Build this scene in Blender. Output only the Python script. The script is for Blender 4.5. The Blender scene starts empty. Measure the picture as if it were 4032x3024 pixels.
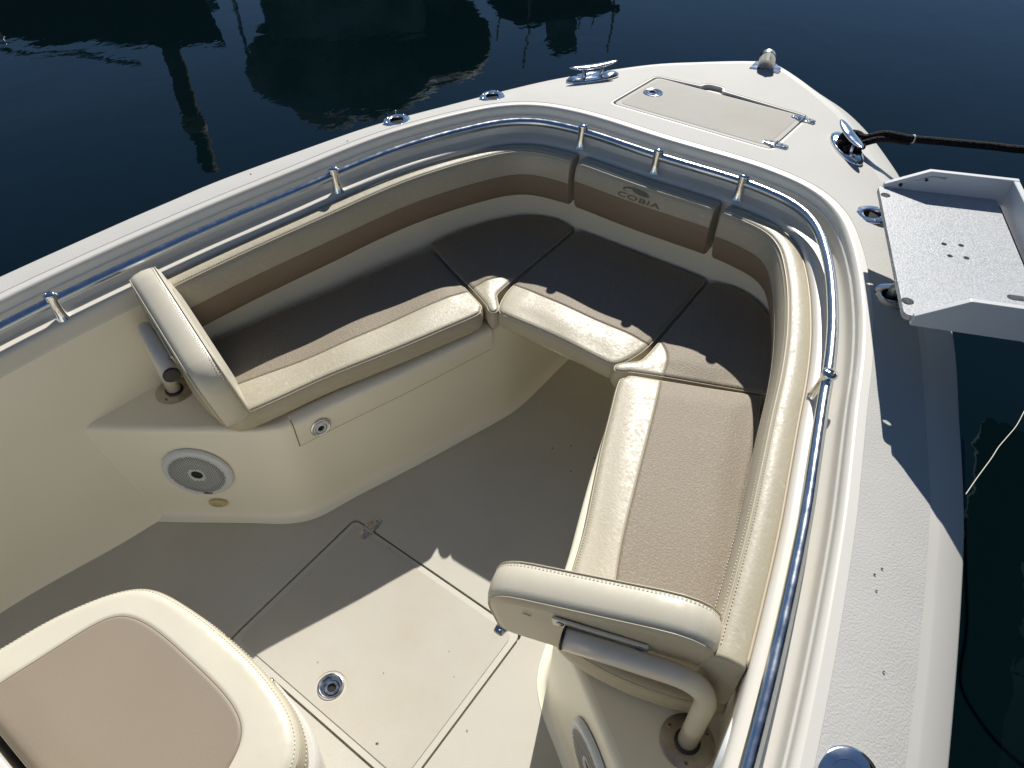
import bpy, bmesh, math, random
from mathutils import Vector, Matrix, geometry
random.seed(7)
SC = bpy.context.scene
COL = SC.collection
PI = math.pi

# ------------------------------------------------------------------ materials
def new_mat(name):
    m = bpy.data.materials.new(name); m.use_nodes = True
    nt = m.node_tree; b = nt.nodes['Principled BSDF']
    return m, nt, b
def lk(nt, a, b): nt.links.new(a, b)
def mat(name, col, rough=.5, metal=0, coat=0, bump=None, var=None, spec=.5, sheen=0, coat_rough=.1, voro=None, rvar=None):
    """bump=(scale,strength,dist[,detail]) noise bump; voro=(scale,strength,dist); var=(scale,col2,lo,hi) colour variation"""
    m, nt, b = new_mat(name)
    b.inputs['Base Color'].default_value = (*col, 1)
    b.inputs['Roughness'].default_value = rough
    b.inputs['Metallic'].default_value = metal
    b.inputs['Coat Weight'].default_value = coat
    b.inputs['Coat Roughness'].default_value = coat_rough
    b.inputs['Specular IOR Level'].default_value = spec
    b.inputs['Sheen Weight'].default_value = sheen
    tc = nt.nodes.new('ShaderNodeTexCoord')
    prev = None
    def add_bump(h, st, dist):
        nonlocal prev
        bn = nt.nodes.new('ShaderNodeBump'); bn.inputs['Strength'].default_value = st; bn.inputs['Distance'].default_value = dist
        lk(nt, h, bn.inputs['Height'])
        if prev: lk(nt, prev, bn.inputs['Normal'])
        prev = bn.outputs['Normal']
    if voro:
        v = nt.nodes.new('ShaderNodeTexVoronoi'); v.inputs['Scale'].default_value = voro[0]; v.feature = 'SMOOTH_F1'
        lk(nt, tc.outputs['Object'], v.inputs['Vector'])
        inv = nt.nodes.new('ShaderNodeMath'); inv.operation = 'SUBTRACT'; inv.inputs[0].default_value = 1
        lk(nt, v.outputs['Distance'], inv.inputs[1])
        add_bump(inv.outputs[0], voro[1], voro[2])
    if bump:
        for bp in (bump if isinstance(bump, list) else [bump]):
            n = nt.nodes.new('ShaderNodeTexNoise'); n.inputs['Scale'].default_value = bp[0]
            n.inputs['Detail'].default_value = bp[3] if len(bp) > 3 else 3
            lk(nt, tc.outputs['Object'], n.inputs['Vector'])
            add_bump(n.outputs['Fac'], bp[1], bp[2])
    if prev: lk(nt, prev, b.inputs['Normal'])
    if var:
        cur = None
        for vv in (var if isinstance(var, list) else [var]):
            n = nt.nodes.new('ShaderNodeTexNoise'); n.inputs['Scale'].default_value = vv[0]; n.inputs['Detail'].default_value = 6
            n.inputs['Roughness'].default_value = .62
            lk(nt, tc.outputs['Object'], n.inputs['Vector'])
            r = nt.nodes.new('ShaderNodeMapRange'); r.inputs['From Min'].default_value = vv[2]; r.inputs['From Max'].default_value = vv[3]
            lk(nt, n.outputs['Fac'], r.inputs['Value'])
            mx = nt.nodes.new('ShaderNodeMix'); mx.data_type = 'RGBA'
            lk(nt, r.outputs['Result'], mx.inputs['Factor'])
            if cur: lk(nt, cur, mx.inputs['A'])
            else: mx.inputs['A'].default_value = (*col, 1)
            mx.inputs['B'].default_value = (*vv[1], 1)
            cur = mx.outputs['Result']
        lk(nt, cur, b.inputs['Base Color'])
    if rvar:
        n = nt.nodes.new('ShaderNodeTexNoise'); n.inputs['Scale'].default_value = rvar[0]; n.inputs['Detail'].default_value = 5
        lk(nt, tc.outputs['Object'], n.inputs['Vector'])
        r = nt.nodes.new('ShaderNodeMapRange'); r.inputs['From Min'].default_value = .35; r.inputs['From Max'].default_value = .7
        r.inputs['To Min'].default_value = rvar[1]; r.inputs['To Max'].default_value = rvar[2]
        lk(nt, n.outputs['Fac'], r.inputs['Value']); lk(nt, r.outputs['Result'], b.inputs['Roughness'])
    return m

M = {}
M['gel_white'] = mat('gelcoat_white', (.62, .60, .55), .38, coat=.08, coat_rough=.2, var=(3, (.585, .565, .515), .5, .75), bump=(9, .03, .006))
M['gel_cream'] = mat('gelcoat_cream', (.90, .85, .69), .35, coat=.08, var=[(2.2, (.88, .82, .65), .45, .75), (14, (.83, .76, .60), .70, .84)], bump=(7, .06, .01))
M['nonskid'] = mat('nonskid_deck', (.50, .49, .46), .7, spec=.25, bump=[(300, .55, .0014, 2)], var=[(5, (.475, .465, .43), .45, .75), (60, (.44, .43, .39), .70, .82)])
M['nonskid_floor'] = mat('nonskid_floor', (.51, .485, .42), .7, spec=.25, bump=[(300, .25, .001, 2)], var=[(3.5, (.47, .44, .37), .45, .72), (16, (.45, .41, .33), .68, .85), (90, (.55, .50, .40), .76, .82)])
M['nonskid_hatch'] = mat('nonskid_hatch', (.38, .37, .335), .7, spec=.2, bump=[(300, .3, .001, 2)], var=[(4, (.35, .33, .285), .42, .7), (70, (.34, .31, .27), .60, .8)])
M['nonskid_lid'] = mat('nonskid_floor_hatch', (.49, .465, .40), .7, spec=.25, bump=[(300, .25, .001, 2)], var=[(3, (.45, .405, .33), .42, .7), (25, (.55, .45, .33), .66, .85), (120, (.48, .42, .33), .72, .8)])
M['groove'] = mat('gutter_gelcoat', (.50, .46, .37), .5, var=(20, (.30, .26, .19), .45, .75))
M['coaming'] = mat('coaming_gelcoat', (.66, .63, .56), .38, coat=.06, coat_rough=.2, var=(3, (.66, .615, .515), .5, .75), bump=(9, .03, .006))
M['lid_rim'] = mat('lid_rim_gelcoat', (.41, .40, .37), .6, spec=.25)
M['floor_rim'] = mat('floor_rim_gelcoat', (.53, .505, .435), .5, spec=.3)
M['hull'] = mat('hull_gelcoat', (.70, .69, .66), .12, coat=.6)
M['vinyl'] = mat('cream_vinyl', (.44, .395, .295), .42, bump=[(190, .30, .0013, 4), (16, .05, .004)], var=[(4, (.41, .365, .265), .45, .75), (90, (.51, .465, .36), .56, .72)], rvar=(120, .34, .60))
M['vinyl_side'] = mat('cream_vinyl_side', (.50, .445, .325), .42, bump=[(260, .12, .001, 4), (14, .06, .005)], var=(6, (.45, .39, .27), .45, .75))
M['vinyl_top'] = mat('cream_vinyl_smooth', (.58, .54, .435), .38, coat=.03, bump=[(240, .12, .001, 4), (12, .06, .005)], var=(5, (.61, .56, .44), .4, .75), rvar=(60, .32, .45))
M['taupe'] = mat('taupe_embossed_vinyl', (.25, .208, .152), .6, voro=(250, .5, .0012), bump=(14, .04, .004), var=[(5, (.235, .193, .140), .4, .75), (260, (.37, .32, .245), .52, .72)], spec=.3)
M['taupe_smooth'] = mat('taupe_console_vinyl', (.26, .215, .160), .55, bump=[(300, .25, .0008, 2), (9, .04, .006)], var=[(3, (.245, .205, .150), .4, .75)], spec=.3)
M['taupe_plain'] = mat('taupe_vinyl', (.25, .185, .125), .5, spec=.35, bump=[(260, .12, .001, 4), (12, .05, .004)], var=(5, (.26, .20, .14), .4, .75))
M['thread'] = mat('thread_and_glint', (.66, .62, .52), .7)
M['seam'] = mat('seam_shadow_welt', (.20, .165, .12), .8)
M['piping'] = mat('piping_vinyl', (.50, .42, .30), .5)
M['steel'] = mat('polished_stainless', (.78, .78, .77), .09, 1, bump=(22, .05, .004), rvar=(30, .05, .16))
M['steel_worn'] = mat('worn_stainless', (.62, .61, .58), .24, 1, bump=(60, .12, .002), rvar=(40, .16, .4), var=(40, (.45, .43, .38), .5, .8))
M['rail'] = mat('anodised_rail', (.62, .66, .70), .20, 1, rvar=(45, .16, .26))
M['rust'] = mat('tarnished_stainless', (.55, .51, .43), .38, .8, var=(30, (.36, .28, .18), .45, .75), bump=(80, .1, .001))
M['black'] = mat('black_plastic', (.015, .015, .016), .45)
M['hole'] = mat('dark_socket', (.006, .006, .007), .8)
M['tube'] = mat('cream_powder_coat', (.72, .66, .54), .25, coat=.2, bump=(12, .04, .006), var=(9, (.66, .59, .46), .5, .8))
M['board'] = mat('tray_board', (.37, .385, .395), .45, bump=[(330, .4, .001, 3)], var=[(300, (.66, .68, .69), .50, .66), (6, (.43, .44, .455), .45, .7)], rvar=(200, .3, .5))
M['board_side'] = mat('tray_fence_board', (.56, .575, .59), .45, bump=(30, .08, .003))
M['plastic'] = mat('white_plastic', (.66, .68, .68), .35, coat=.1)
M['grille'] = mat('speaker_grille', (.60, .62, .62), .5)
M['lens'] = mat('light_lens', (.42, .44, .26), .25)
M['lamp_case'] = mat('yellowed_plastic', (.62, .47, .24), .4)
M['logo'] = mat('logo_print', (.16, .13, .085), .55)
M['screw'] = mat('screw_head', (.42, .42, .41), .28, 1)
M['dirt'] = mat('dirt_speck', (.10, .085, .06), .9)
M['scuff'] = mat('scuff_mark', (.04, .035, .028), .7)
M['pile'] = mat('weathered_timber', (.06, .05, .038), .9, bump=(20, .5, .02), var=(8, (.12, .11, .09), .5, .7))
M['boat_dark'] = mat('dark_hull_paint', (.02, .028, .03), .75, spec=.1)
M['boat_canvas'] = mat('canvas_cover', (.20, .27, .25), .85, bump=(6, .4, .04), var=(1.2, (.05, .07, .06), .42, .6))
M['boat_white'] = mat('boat_gelcoat', (.42, .42, .38), .4)
M['boat_tan'] = mat('tan_canvas', (.42, .33, .2), .85)
M['alu'] = mat('aluminium_tube', (.4, .4, .4), .35, 1)

def rope_mat(name, c1, c2, sc):
    m, nt, b = new_mat(name)
    tc = nt.nodes.new('ShaderNodeTexCoord')
    v = nt.nodes.new('ShaderNodeTexVoronoi'); v.inputs['Scale'].default_value = sc
    lk(nt, tc.outputs['Object'], v.inputs['Vector'])
    r = nt.nodes.new('ShaderNodeValToRGB'); r.color_ramp.elements[0].color = (*c2, 1); r.color_ramp.elements[1].color = (*c1, 1)
    r.color_ramp.elements[1].position = .6
    lk(nt, v.outputs['Distance'], r.inputs['Fac']); lk(nt, r.outputs['Color'], b.inputs['Base Color'])
    bn = nt.nodes.new('ShaderNodeBump'); bn.inputs['Strength'].default_value = 1; bn.inputs['Distance'].default_value = .003; bn.invert = True
    lk(nt, v.outputs['Distance'], bn.inputs['Height']); lk(nt, bn.outputs['Normal'], b.inputs['Normal'])
    b.inputs['Roughness'].default_value = .85; b.inputs['Specular IOR Level'].default_value = .25
    return m
M['rope'] = rope_mat('black_braided_rope', (.006, .006, .006), (.035, .032, .03), 260)
M['rope_tan'] = rope_mat('tan_rope', (.30, .20, .15), (.5, .38, .3), 300)

def water_mat():
    m, nt, b = new_mat('harbour_water')
    b.inputs['Base Color'].default_value = (.0012, .0050, .0062, 1)
    b.inputs['Roughness'].default_value = .0; b.inputs['Specular Tint'].default_value = (.55, .92, 1, 1)
    b.inputs['IOR'].default_value = 1.30
    tc = nt.nodes.new('ShaderNodeTexCoord')
    mp = nt.nodes.new('ShaderNodeMapping'); mp.inputs['Scale'].default_value = (1.0, .75, 1); mp.inputs['Rotation'].default_value = (0, 0, .7)
    lk(nt, tc.outputs['Object'], mp.inputs['Vector'])
    prev = None
    for sc, st, dist, det in ((.55, .5, .014, 1.2), (2.6, .5, .0040, 1.8), (9, .5, .0009, 2.5)):
        n = nt.nodes.new('ShaderNodeTexNoise'); n.inputs['Scale'].default_value = sc; n.inputs['Detail'].default_value = det
        n.inputs['Distortion'].default_value = .6
        lk(nt, mp.outputs['Vector'], n.inputs['Vector'])
        bn = nt.nodes.new('ShaderNodeBump'); bn.inputs['Strength'].default_value = st; bn.inputs['Distance'].default_value = dist
        lk(nt, n.outputs['Fac'], bn.inputs['Height'])
        if prev: lk(nt, prev, bn.inputs['Normal'])
        prev = bn.outputs['Normal']
    lk(nt, prev, b.inputs['Normal'])
    return m
M['water'] = water_mat()

# ------------------------------------------------------------------ object helpers
def link(o, parent=None):
    COL.objects.link(o)
    if parent: o.parent = parent
    return o
def tag(o, label=None, cat=None, group=None, kind=None):
    if label: o['label'] = label
    if cat: o['category'] = cat
    if group: o['group'] = group
    if kind: o['kind'] = kind
    return o
def empty(name, loc=(0, 0, 0)):
    o = bpy.data.objects.new(name, None); o.location = loc; o.empty_display_size = .05
    COL.objects.link(o); return o
def obj(name, vf, mats, parent=None, smooth=True, mi=None, loc=None, recalc=True, sharp=None):
    """vf=(verts,faces); verts in world space unless loc is given (then they are local to loc)"""
    v, f = vf
    me = bpy.data.meshes.new(name); me.from_pydata([tuple(p) for p in v], [], [tuple(q) for q in f])
    if not isinstance(mats, (list, tuple)): mats = [mats]
    for m in mats: me.materials.append(M[m] if isinstance(m, str) else m)
    if mi:
        for p, k in zip(me.polygons, mi): p.material_index = k
    if recalc:
        bm = bmesh.new(); bm.from_mesh(me); bmesh.ops.recalc_face_normals(bm, faces=bm.faces); bm.to_mesh(me); bm.free()
    if smooth:
        me.polygons.foreach_set('use_smooth', [True] * len(me.polygons))
        if sharp is not None: me.set_sharp_from_angle(angle=math.radians(sharp))
    me.update()
    o = bpy.data.objects.new(name, me)
    link(o, parent)
    if loc is not None: o.location = loc
    return o
class MB:
    def __init__(s): s.v = []; s.f = []; s.m = []
    def add(s, vf, k=0):
        n = len(s.v); s.v += [Vector(p) for p in vf[0]]; s.f += [[i + n for i in q] for q in vf[1]]; s.m += [k] * len(vf[1]); return s
    def xf(s, mtx): s.v = [mtx @ p for p in s.v]; return s
    def out(s): return (s.v, s.f)

def frame(z, x=None):
    z = Vector(z).normalized()
    x = Vector(x) if x is not None else (Vector((1, 0, 0)) if abs(z.x) < .9 else Vector((0, 1, 0)))
    x = (x - z * x.dot(z)).normalized(); y = z.cross(x)
    return x, y, z
def mtx(loc, z=(0, 0, 1), x=None):
    X, Y, Z = frame(z, x)
    m = Matrix((X, Y, Z)).transposed().to_4x4(); m.translation = Vector(loc); return m
def xf(vf, m): return ([m @ Vector(p) for p in vf[0]], vf[1])

def lathe(prof, n=28, cap=True, sx=1, sy=1):
    v = []; f = []
    for r, z in prof:
        for i in range(n):
            a = 2 * PI * i / n; v.append(Vector((r * math.cos(a) * sx, r * math.sin(a) * sy, z)))
    for k in range(len(prof) - 1):
        for i in range(n):
            j = (i + 1) % n; f.append((k * n + i, k * n + j, (k + 1) * n + j, (k + 1) * n + i))
    if cap:
        f.append(tuple(range(n))[::-1]); b = (len(prof) - 1) * n; f.append(tuple(b + i for i in range(n)))
    return v, f
def tube(path, r, n=14, cap=True):
    path = [Vector(p) for p in path]; v = []; f = []
    X = None
    for i, p in enumerate(path):
        t = (path[min(i + 1, len(path) - 1)] - path[max(i - 1, 0)]).normalized()
        if X is None: X = frame(t, (0, 0, 1) if abs(t.z) < .9 else (1, 0, 0))[0]
        X = (X - t * X.dot(t)).normalized(); Y = t.cross(X)
        rr = r[i] if isinstance(r, (list, tuple)) else r
        for k in range(n):
            a = 2 * PI * k / n; v.append(p + X * rr * math.cos(a) + Y * rr * math.sin(a))
    for i in range(len(path) - 1):
        for k in range(n):
            j = (k + 1) % n; f.append((i * n + k, i * n + j, (i + 1) * n + j, (i + 1) * n + k))
    if cap: f.append(tuple(range(n))[::-1]); b = (len(path) - 1) * n; f.append(tuple(b + i for i in range(n)))
    return v, f
def box(sx, sy, sz, bev=0):
    """box centred in xy, z from 0 to sz, with bevelled edges"""
    bm = bmesh.new(); bmesh.ops.create_cube(bm, size=1)
    for q in bm.verts: q.co = Vector((q.co.x * sx, q.co.y * sy, (q.co.z + .5) * sz))
    if bev: bmesh.ops.bevel(bm, geom=bm.edges[:], offset=bev, segments=2, profile=.7, affect='EDGES')
    bm.verts.ensure_lookup_table()
    r = ([q.co.copy() for q in bm.verts], [[q.index for q in p.verts] for p in bm.faces]); bm.free(); return r
def prism(poly, z0, z1, bev=0):
    n = len(poly); v = [Vector((x, y, z0)) for x, y in poly]
    if bev:
        ins = offset_poly(poly, bev)
        v += [Vector((x, y, z1 - bev)) for x, y in poly] + [Vector((x, y, z1)) for x, y in ins]; L = 3
    else: v += [Vector((x, y, z1)) for x, y in poly]; L = 2
    f = [tuple(range(n))[::-1], tuple((L - 1) * n + i for i in range(n))]
    for k in range(L - 1):
        for i in range(n): j = (i + 1) % n; f.append((k * n + i, k * n + j, (k + 1) * n + j, (k + 1) * n + i))
    return v, f

# ------------------------------------------------------------------ 2-D helpers
def area(p): return .5 * sum(p[i][0] * p[(i + 1) % len(p)][1] - p[(i + 1) % len(p)][0] * p[i][1] for i in range(len(p)))
def ccw(p): return list(p) if area(p) > 0 else list(p)[::-1]
def offset_poly(p, d):
    """inward offset of a CCW polygon by d"""
    n = len(p); out = []
    for i in range(n):
        a, b, c = Vector(p[i - 1][:2]), Vector(p[i][:2]), Vector(p[(i + 1) % n][:2])
        e1 = (b - a); e2 = (c - b)
        if e1.length < 1e-9 or e2.length < 1e-9: out.append(tuple(b)); continue
        e1.normalize(); e2.normalize()
        nn = Vector((-e1.y - e2.y, e1.x + e2.x))
        if nn.length < 1e-6: nn = Vector((-e1.y, e1.x))
        nn.normalize(); k = max(.35, nn.dot(Vector((-e1.y, e1.x))))
        out.append((b.x + nn.x * d / k, b.y + nn.y * d / k))
    return out
def fillet(pts, radii):
    """closed polygon with rounded corners; radii scalar or list"""
    n = len(pts); out = []
    for i in range(n):
        r = radii[i] if isinstance(radii, (list, tuple)) else radii
        a, b, c = Vector(pts[i - 1]), Vector(pts[i]), Vector(pts[(i + 1) % n])
        if r <= 0: out.append((b.x, b.y)); continue
        u = (a - b); w = (c - b); lu, lw = u.length, w.length; u.normalize(); w.normalize()
        d = min(r, lu * .49, lw * .49)
        p0, p1 = b + u * d, b + w * d
        for k in range(7):
            t = k / 6; q = p0 * (1 - t) ** 2 + b * 2 * t * (1 - t) + p1 * t * t; out.append((q.x, q.y))
    return out
def catmull(pts, per=8, closed=False):
    P = [Vector(p) for p in pts]; n = len(P); out = []
    rng = n if closed else n - 1
    for i in range(rng):
        if closed: p0, p1, p2, p3 = P[i - 1], P[i], P[(i + 1) % n], P[(i + 2) % n]
        else: p0, p1, p2, p3 = P[max(i - 1, 0)], P[i], P[i + 1], P[min(i + 2, n - 1)]
        for k in range(per):
            t = k / per
            out.append(.5 * ((2 * p1) + (p2 - p0) * t + (2 * p0 - 5 * p1 + 4 * p2 - p3) * t * t + (3 * p1 - p0 - 3 * p2 + p3) * t ** 3))
    if not closed: out.append(P[-1])
    return out
def resample(pts, sp, closed=False):
    P = [Vector(p) for p in pts]
    if closed: P = P + [P[0]]
    L = [0]
    for a, b in zip(P[:-1], P[1:]): L.append(L[-1] + (b - a).length)
    n = max(3, int(round(L[-1] / sp))); out = []; k = 0
    for i in range(n + (0 if closed else 1)):
        s = L[-1] * i / n
        while k < len(L) - 2 and L[k + 1] < s: k += 1
        t = (s - L[k]) / max(1e-9, L[k + 1] - L[k]); out.append(P[k].lerp(P[k + 1], min(1, t)))
    return out
def inside(x, y, poly):
    c = False; n = len(poly); j = n - 1
    for i in range(n):
        xi, yi = poly[i][0], poly[i][1]; xj, yj = poly[j][0], poly[j][1]
        if (yi > y) != (yj > y) and x < (xj - xi) * (y - yi) / (yj - yi) + xi: c = not c
        j = i
    return c
def dist_seg(x, y, pl, closed=True):
    best = 1e9; n = len(pl)
    for i in range(n if closed else n - 1):
        ax, ay = pl[i][0], pl[i][1]; bx, by = pl[(i + 1) % n][0], pl[(i + 1) % n][1]
        dx, dy = bx - ax, by - ay; dd = dx * dx + dy * dy
        t = 0 if dd < 1e-12 else max(0, min(1, ((x - ax) * dx + (y - ay) * dy) / dd))
        ex, ey = x - ax - dx * t, y - ay - dy * t; q = ex * ex + ey * ey
        if q < best: best = q
    return math.sqrt(best)
def cdt(outline, holes=(), lines=(), extra=(), sp=None):
    """triangulate; returns 2-D verts, tris inside outline and outside holes"""
    pts = []; edges = []
    def addloop(p, closed):
        s = len(pts); pts.extend(Vector((q[0], q[1])) for q in p)
        for i in range(len(p) - 1): edges.append((s + i, s + i + 1))
        if closed: edges.append((s + len(p) - 1, s))
    addloop(outline, True)
    for h in holes: addloop(h, True)
    for l in lines: addloop(l, False)
    for e in extra: pts.append(Vector((e[0], e[1])))
    if sp:
        xs = [p[0] for p in outline]; ys = [p[1] for p in outline]; r = 0; y = min(ys)
        while y < max(ys):
            x = min(xs) + (sp / 2 if r % 2 else 0)
            while x < max(xs):
                if inside(x, y, outline) and dist_seg(x, y, outline) > sp * .6 and not any(inside(x, y, h) for h in holes) \
                   and not any(dist_seg(x, y, l, False) < sp * .4 for l in lines): pts.append(Vector((x, y)))
                x += sp
            y += sp * .866; r += 1
    vo, _, fo, *_ = geometry.delaunay_2d_cdt(pts, edges, [], 0, 1e-6)
    F = []
    for t in fo:
        cx = sum(vo[i].x for i in t) / 3; cy = sum(vo[i].y for i in t) / 3
        if inside(cx, cy, outline) and not any(inside(cx, cy, h) for h in holes): F.append(tuple(t))
    return vo, F
def plate(outline, zf, holes=(), depth=0, sp=None, skirt=0):
    """thin sheet following zf(x,y); walls of given depth around the holes, skirt around the outline"""
    vo, F = cdt(outline, holes, sp=sp)
    zf_ = zf if callable(zf) else (lambda x, y: zf)
    V = [Vector((p.x, p.y, zf_(p.x, p.y))) for p in vo]; F = list(F)
    def wall(loop, d):
        n = len(loop); s = len(V)
        for x, y in [(q[0], q[1]) for q in loop]: V.append(Vector((x, y, zf_(x, y)))); V.append(Vector((x, y, zf_(x, y) - d)))
        for i in range(n): j = (i + 1) % n; F.append((s + 2 * i, s + 2 * j, s + 2 * j + 1, s + 2 * i + 1))
    if depth:
        for h in holes: wall(h, depth)
    if skirt: wall(outline, skirt)
    return V, F

# ------------------------------------------------------------------ boat lines (X to starboard, Y to the bow, Z up, floor at 0)
def zd(y):
    if y > 1.38: return .752
    d = 1.38 - y
    return .752 - (.043 * d * d / .32 if d < .16 else .043 * (d - .08))
def full(h): return [(-x, y) for x, y in h[::-1] if x > 1e-6] + list(h)
Bh = [(0, 1.697), (.09, 1.699), (.18, 1.702), (.258, 1.700), (.325, 1.691), (.382, 1.676), (.436, 1.648), (.481, 1.608), (.516, 1.562), (.549, 1.503), (.578, 1.443), (.607, 1.374),
      (.647, 1.265), (.681, 1.15), (.708, 1.036), (.738, .915), (.766, .80), (.791, .681), (.816, .55), (.838, .418), (.852, .31), (.872, .1), (.89, -.25), (.90, -.7), (.905, -1.4)]
Ah = [(0, 2.435), (.07, 2.405), (.185, 2.315), (.313, 2.198), (.452, 2.003), (.54, 1.855), (.652, 1.60), (.722, 1.42), (.785, 1.25), (.884, .934), (.917, .78), (.945, .63), (.985, .377), (1.02, .1), (1.05, -.3), (1.07, -.8), (1.08, -1.4)]
Lh = [(0, 2.50), (.085, 2.45), (.20, 2.375), (.30, 2.305), (.40, 2.20), (.504, 2.056), (.565, 1.955), (.68, 1.71), (.797, 1.438), (.871, 1.18), (.926, .978), (.962, .807), (1.004, .561), (1.04, .3), (1.075, -.1), (1.1, -.6), (1.12, -1.4)]
Bc = resample(catmull([Vector(p) for p in full(Bh)], 8), .02)
NB = len(Bc)
def normals(C):
    out = []
    for i in range(len(C)):
        t = (C[min(i + 1, len(C) - 1)] - C[max(i - 1, 0)]).normalized(); out.append(Vector((t.y, -t.x)))
    return out
Bn = normals(Bc)        # points inboard: path runs port aft -> bow -> starboard aft, right-hand side
def offs(t, C=Bc, N=Bn): return [c + n * t for c, n in zip(C, N)]
def sweep(C, N, prof, zf=None, i0=0, i1=None, closed=False, caps=False, shape=None):
    """prof [(t,dz)]; returns grid mesh. shape(i)->(scale toward centroid)"""
    i1 = len(C) if i1 is None else i1; v = []; f = []; m = len(prof)
    ct = sum(p[0] for p in prof) / m; cz = sum(p[1] for p in prof) / m
    for i in range(i0, i1):
        z0 = zf(C[i].y) if zf else 0
        s, sh = shape(i) if shape else (1, 0)
        for t, dz in prof:
            tt, zz = ct + (t - ct) * s, cz + (dz - cz) * s
            q = C[i] + N[i] * tt; v.append(Vector((q.x, q.y, z0 + zz)))
    n = i1 - i0
    for i in range(n - 1):
        for k in range(m if closed else m - 1):
            j = (k + 1) % m; f.append((i * m + k, i * m + j, (i + 1) * m + j, (i + 1) * m + k))
    if caps: f.append(tuple(range(m))); f.append(tuple((n - 1) * m + k for k in range(m))[::-1])
    return v, f
def loft(rings, closed=False):
    m = len(rings[0]); v = [Vector(p) for r in rings for p in r]; f = []
    for i in range(len(rings) - 1):
        for k in range(m if closed else m - 1):
            j = (k + 1) % m; f.append((i * m + k, i * m + j, (i + 1) * m + j, (i + 1) * m + k))
    return v, f
def resamp_n(pts, n):
    P = [Vector(p) for p in pts]; L = [0]
    for a, b in zip(P[:-1], P[1:]): L.append(L[-1] + (b - a).length)
    out = []; k = 0
    for i in range(n):
        s = L[-1] * i / (n - 1)
        while k < len(L) - 2 and L[k + 1] < s: k += 1
        t = (s - L[k]) / max(1e-9, L[k + 1] - L[k]); out.append(P[k].lerp(P[k + 1], min(1, t)))
    return out

boat = tag(empty('motor_boat'), 'white centre console boat seen from aboard, open bow with beige cushioned seats', 'boat')

# ------------------------------------------------------------------ deck
Ac = resample(catmull([Vector(p) for p in full(Ah)], 8), .03)
Lc_ = resample(catmull([Vector(p) for p in full(Lh)], 8), .03)
def dz_out(x, y):
    """deck slopes gently down from the coaming edge to the outer edge"""
    dA = dist_seg(abs(x), y, Ah_s, False); dB = dist_seg(abs(x), y, Bh_s, False)
    k = dB / max(1e-6, dA + dB)
    return -.036 * k * k
Ah_s = [tuple(p) for p in catmull([Vector(p) for p in Ah], 3)]; Bh_s = [tuple(p) for p in catmull([Vector(p) for p in Bh], 3)]
_cache = {}
def zdeck(x, y):
    k = (round(x, 4), round(y, 4))
    if k not in _cache: _cache[k] = zd(y) + dz_out(x, y)
    return _cache[k]
hx0, hx1, hy0, hy1 = -.238, .246, 1.803, 2.088
hatch_hole = fillet([(hx0, hy0), (hx1, hy0), (hx1, hy1), (-.018, hy1), (-.028, hy1 + .03), (-.078, hy1 + .03), (-.088, hy1), (hx0, hy1)], [.022, .022, .022, .004, .022, .022, .004, .022])
ROD = [(-.673, 1.366), (-.551, 1.648), (.551, 1.648), (.673, 1.366), (.893, .440)]
def circ(x, y, r, n=24): return [(x + r * math.cos(2 * PI * i / n), y + r * math.sin(2 * PI * i / n)) for i in range(n)]
rod_holes = [circ(x, y, .019) for x, y in ROD[:4]]
outer = [(p.x, p.y) for p in Ac]
inner = [(p.x, p.y) for p in offs(-.004)]
deck_out = ccw(outer + inner[::-1])
hole2 = offset_poly(ccw(hatch_hole), -.007)
ns_o = ccw([(p.x, p.y) for p in resample([Vector(q) for q in full([(max(0, x - .014), y - (.02 if x < .5 else .004)) for x, y in Ah])], .03) if p.y > -1.38])
ns_i = [(p.x, p.y) for p in offs(-.019) if p.y > -1.38]
nsk = ccw([(p.x, p.y) for p in resample([Vector(q) for q in full([(max(0, x - .014), y - (.02 if x < .5 else .004)) for x, y in Ah]) if q[1] > -1.38], .03)] + ns_i[::-1])
rings_h = [circ(x, y, .034) for x, y in ROD[:4]]
allh = [ccw(hatch_hole)] + rod_holes
vo, F = cdt(deck_out, allh, [nsk + [nsk[0]], hole2 + [hole2[0]]] + [r_ + [r_[0]] for r_ in rings_h], sp=.045)
VD = [Vector((p.x, p.y, zdeck(p.x, p.y))) for p in vo]
smooth_f, rough_f = [], []
for t in F:
    cx = sum(vo[i].x for i in t) / 3; cy = sum(vo[i].y for i in t) / 3
    (rough_f if inside(cx, cy, nsk) and not inside(cx, cy, hole2) and not any(inside(cx, cy, r_) for r_ in rings_h) else smooth_f).append(t)
def compact(V, F):
    m_ = {}; v2 = []; f2 = []
    for t in F:
        f2.append([m_.setdefault(i, len(m_)) for i in t])
    v2 = [None] * len(m_)
    for k_, i_ in m_.items(): v2[i_] = V[k_]
    return v2, f2
mb = MB(); mb.add(compact(VD, smooth_f))
for h in allh:
    L_ = len(h); vv = []
    for x, y in h: vv += [Vector((x, y, zdeck(x, y))), Vector((x, y, zdeck(x, y) - .014))]
    mb.add((vv, [(2 * i, 2 * ((i + 1) % L_), 2 * ((i + 1) % L_) + 1, 2 * i + 1) for i in range(L_)]))
obj('deck', mb.out(), 'gel_white', boat, sharp=40)
obj('nonskid_panel', compact([p + Vector((0, 0, .0007)) for p in VD], rough_f), 'nonskid', boat)
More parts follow.
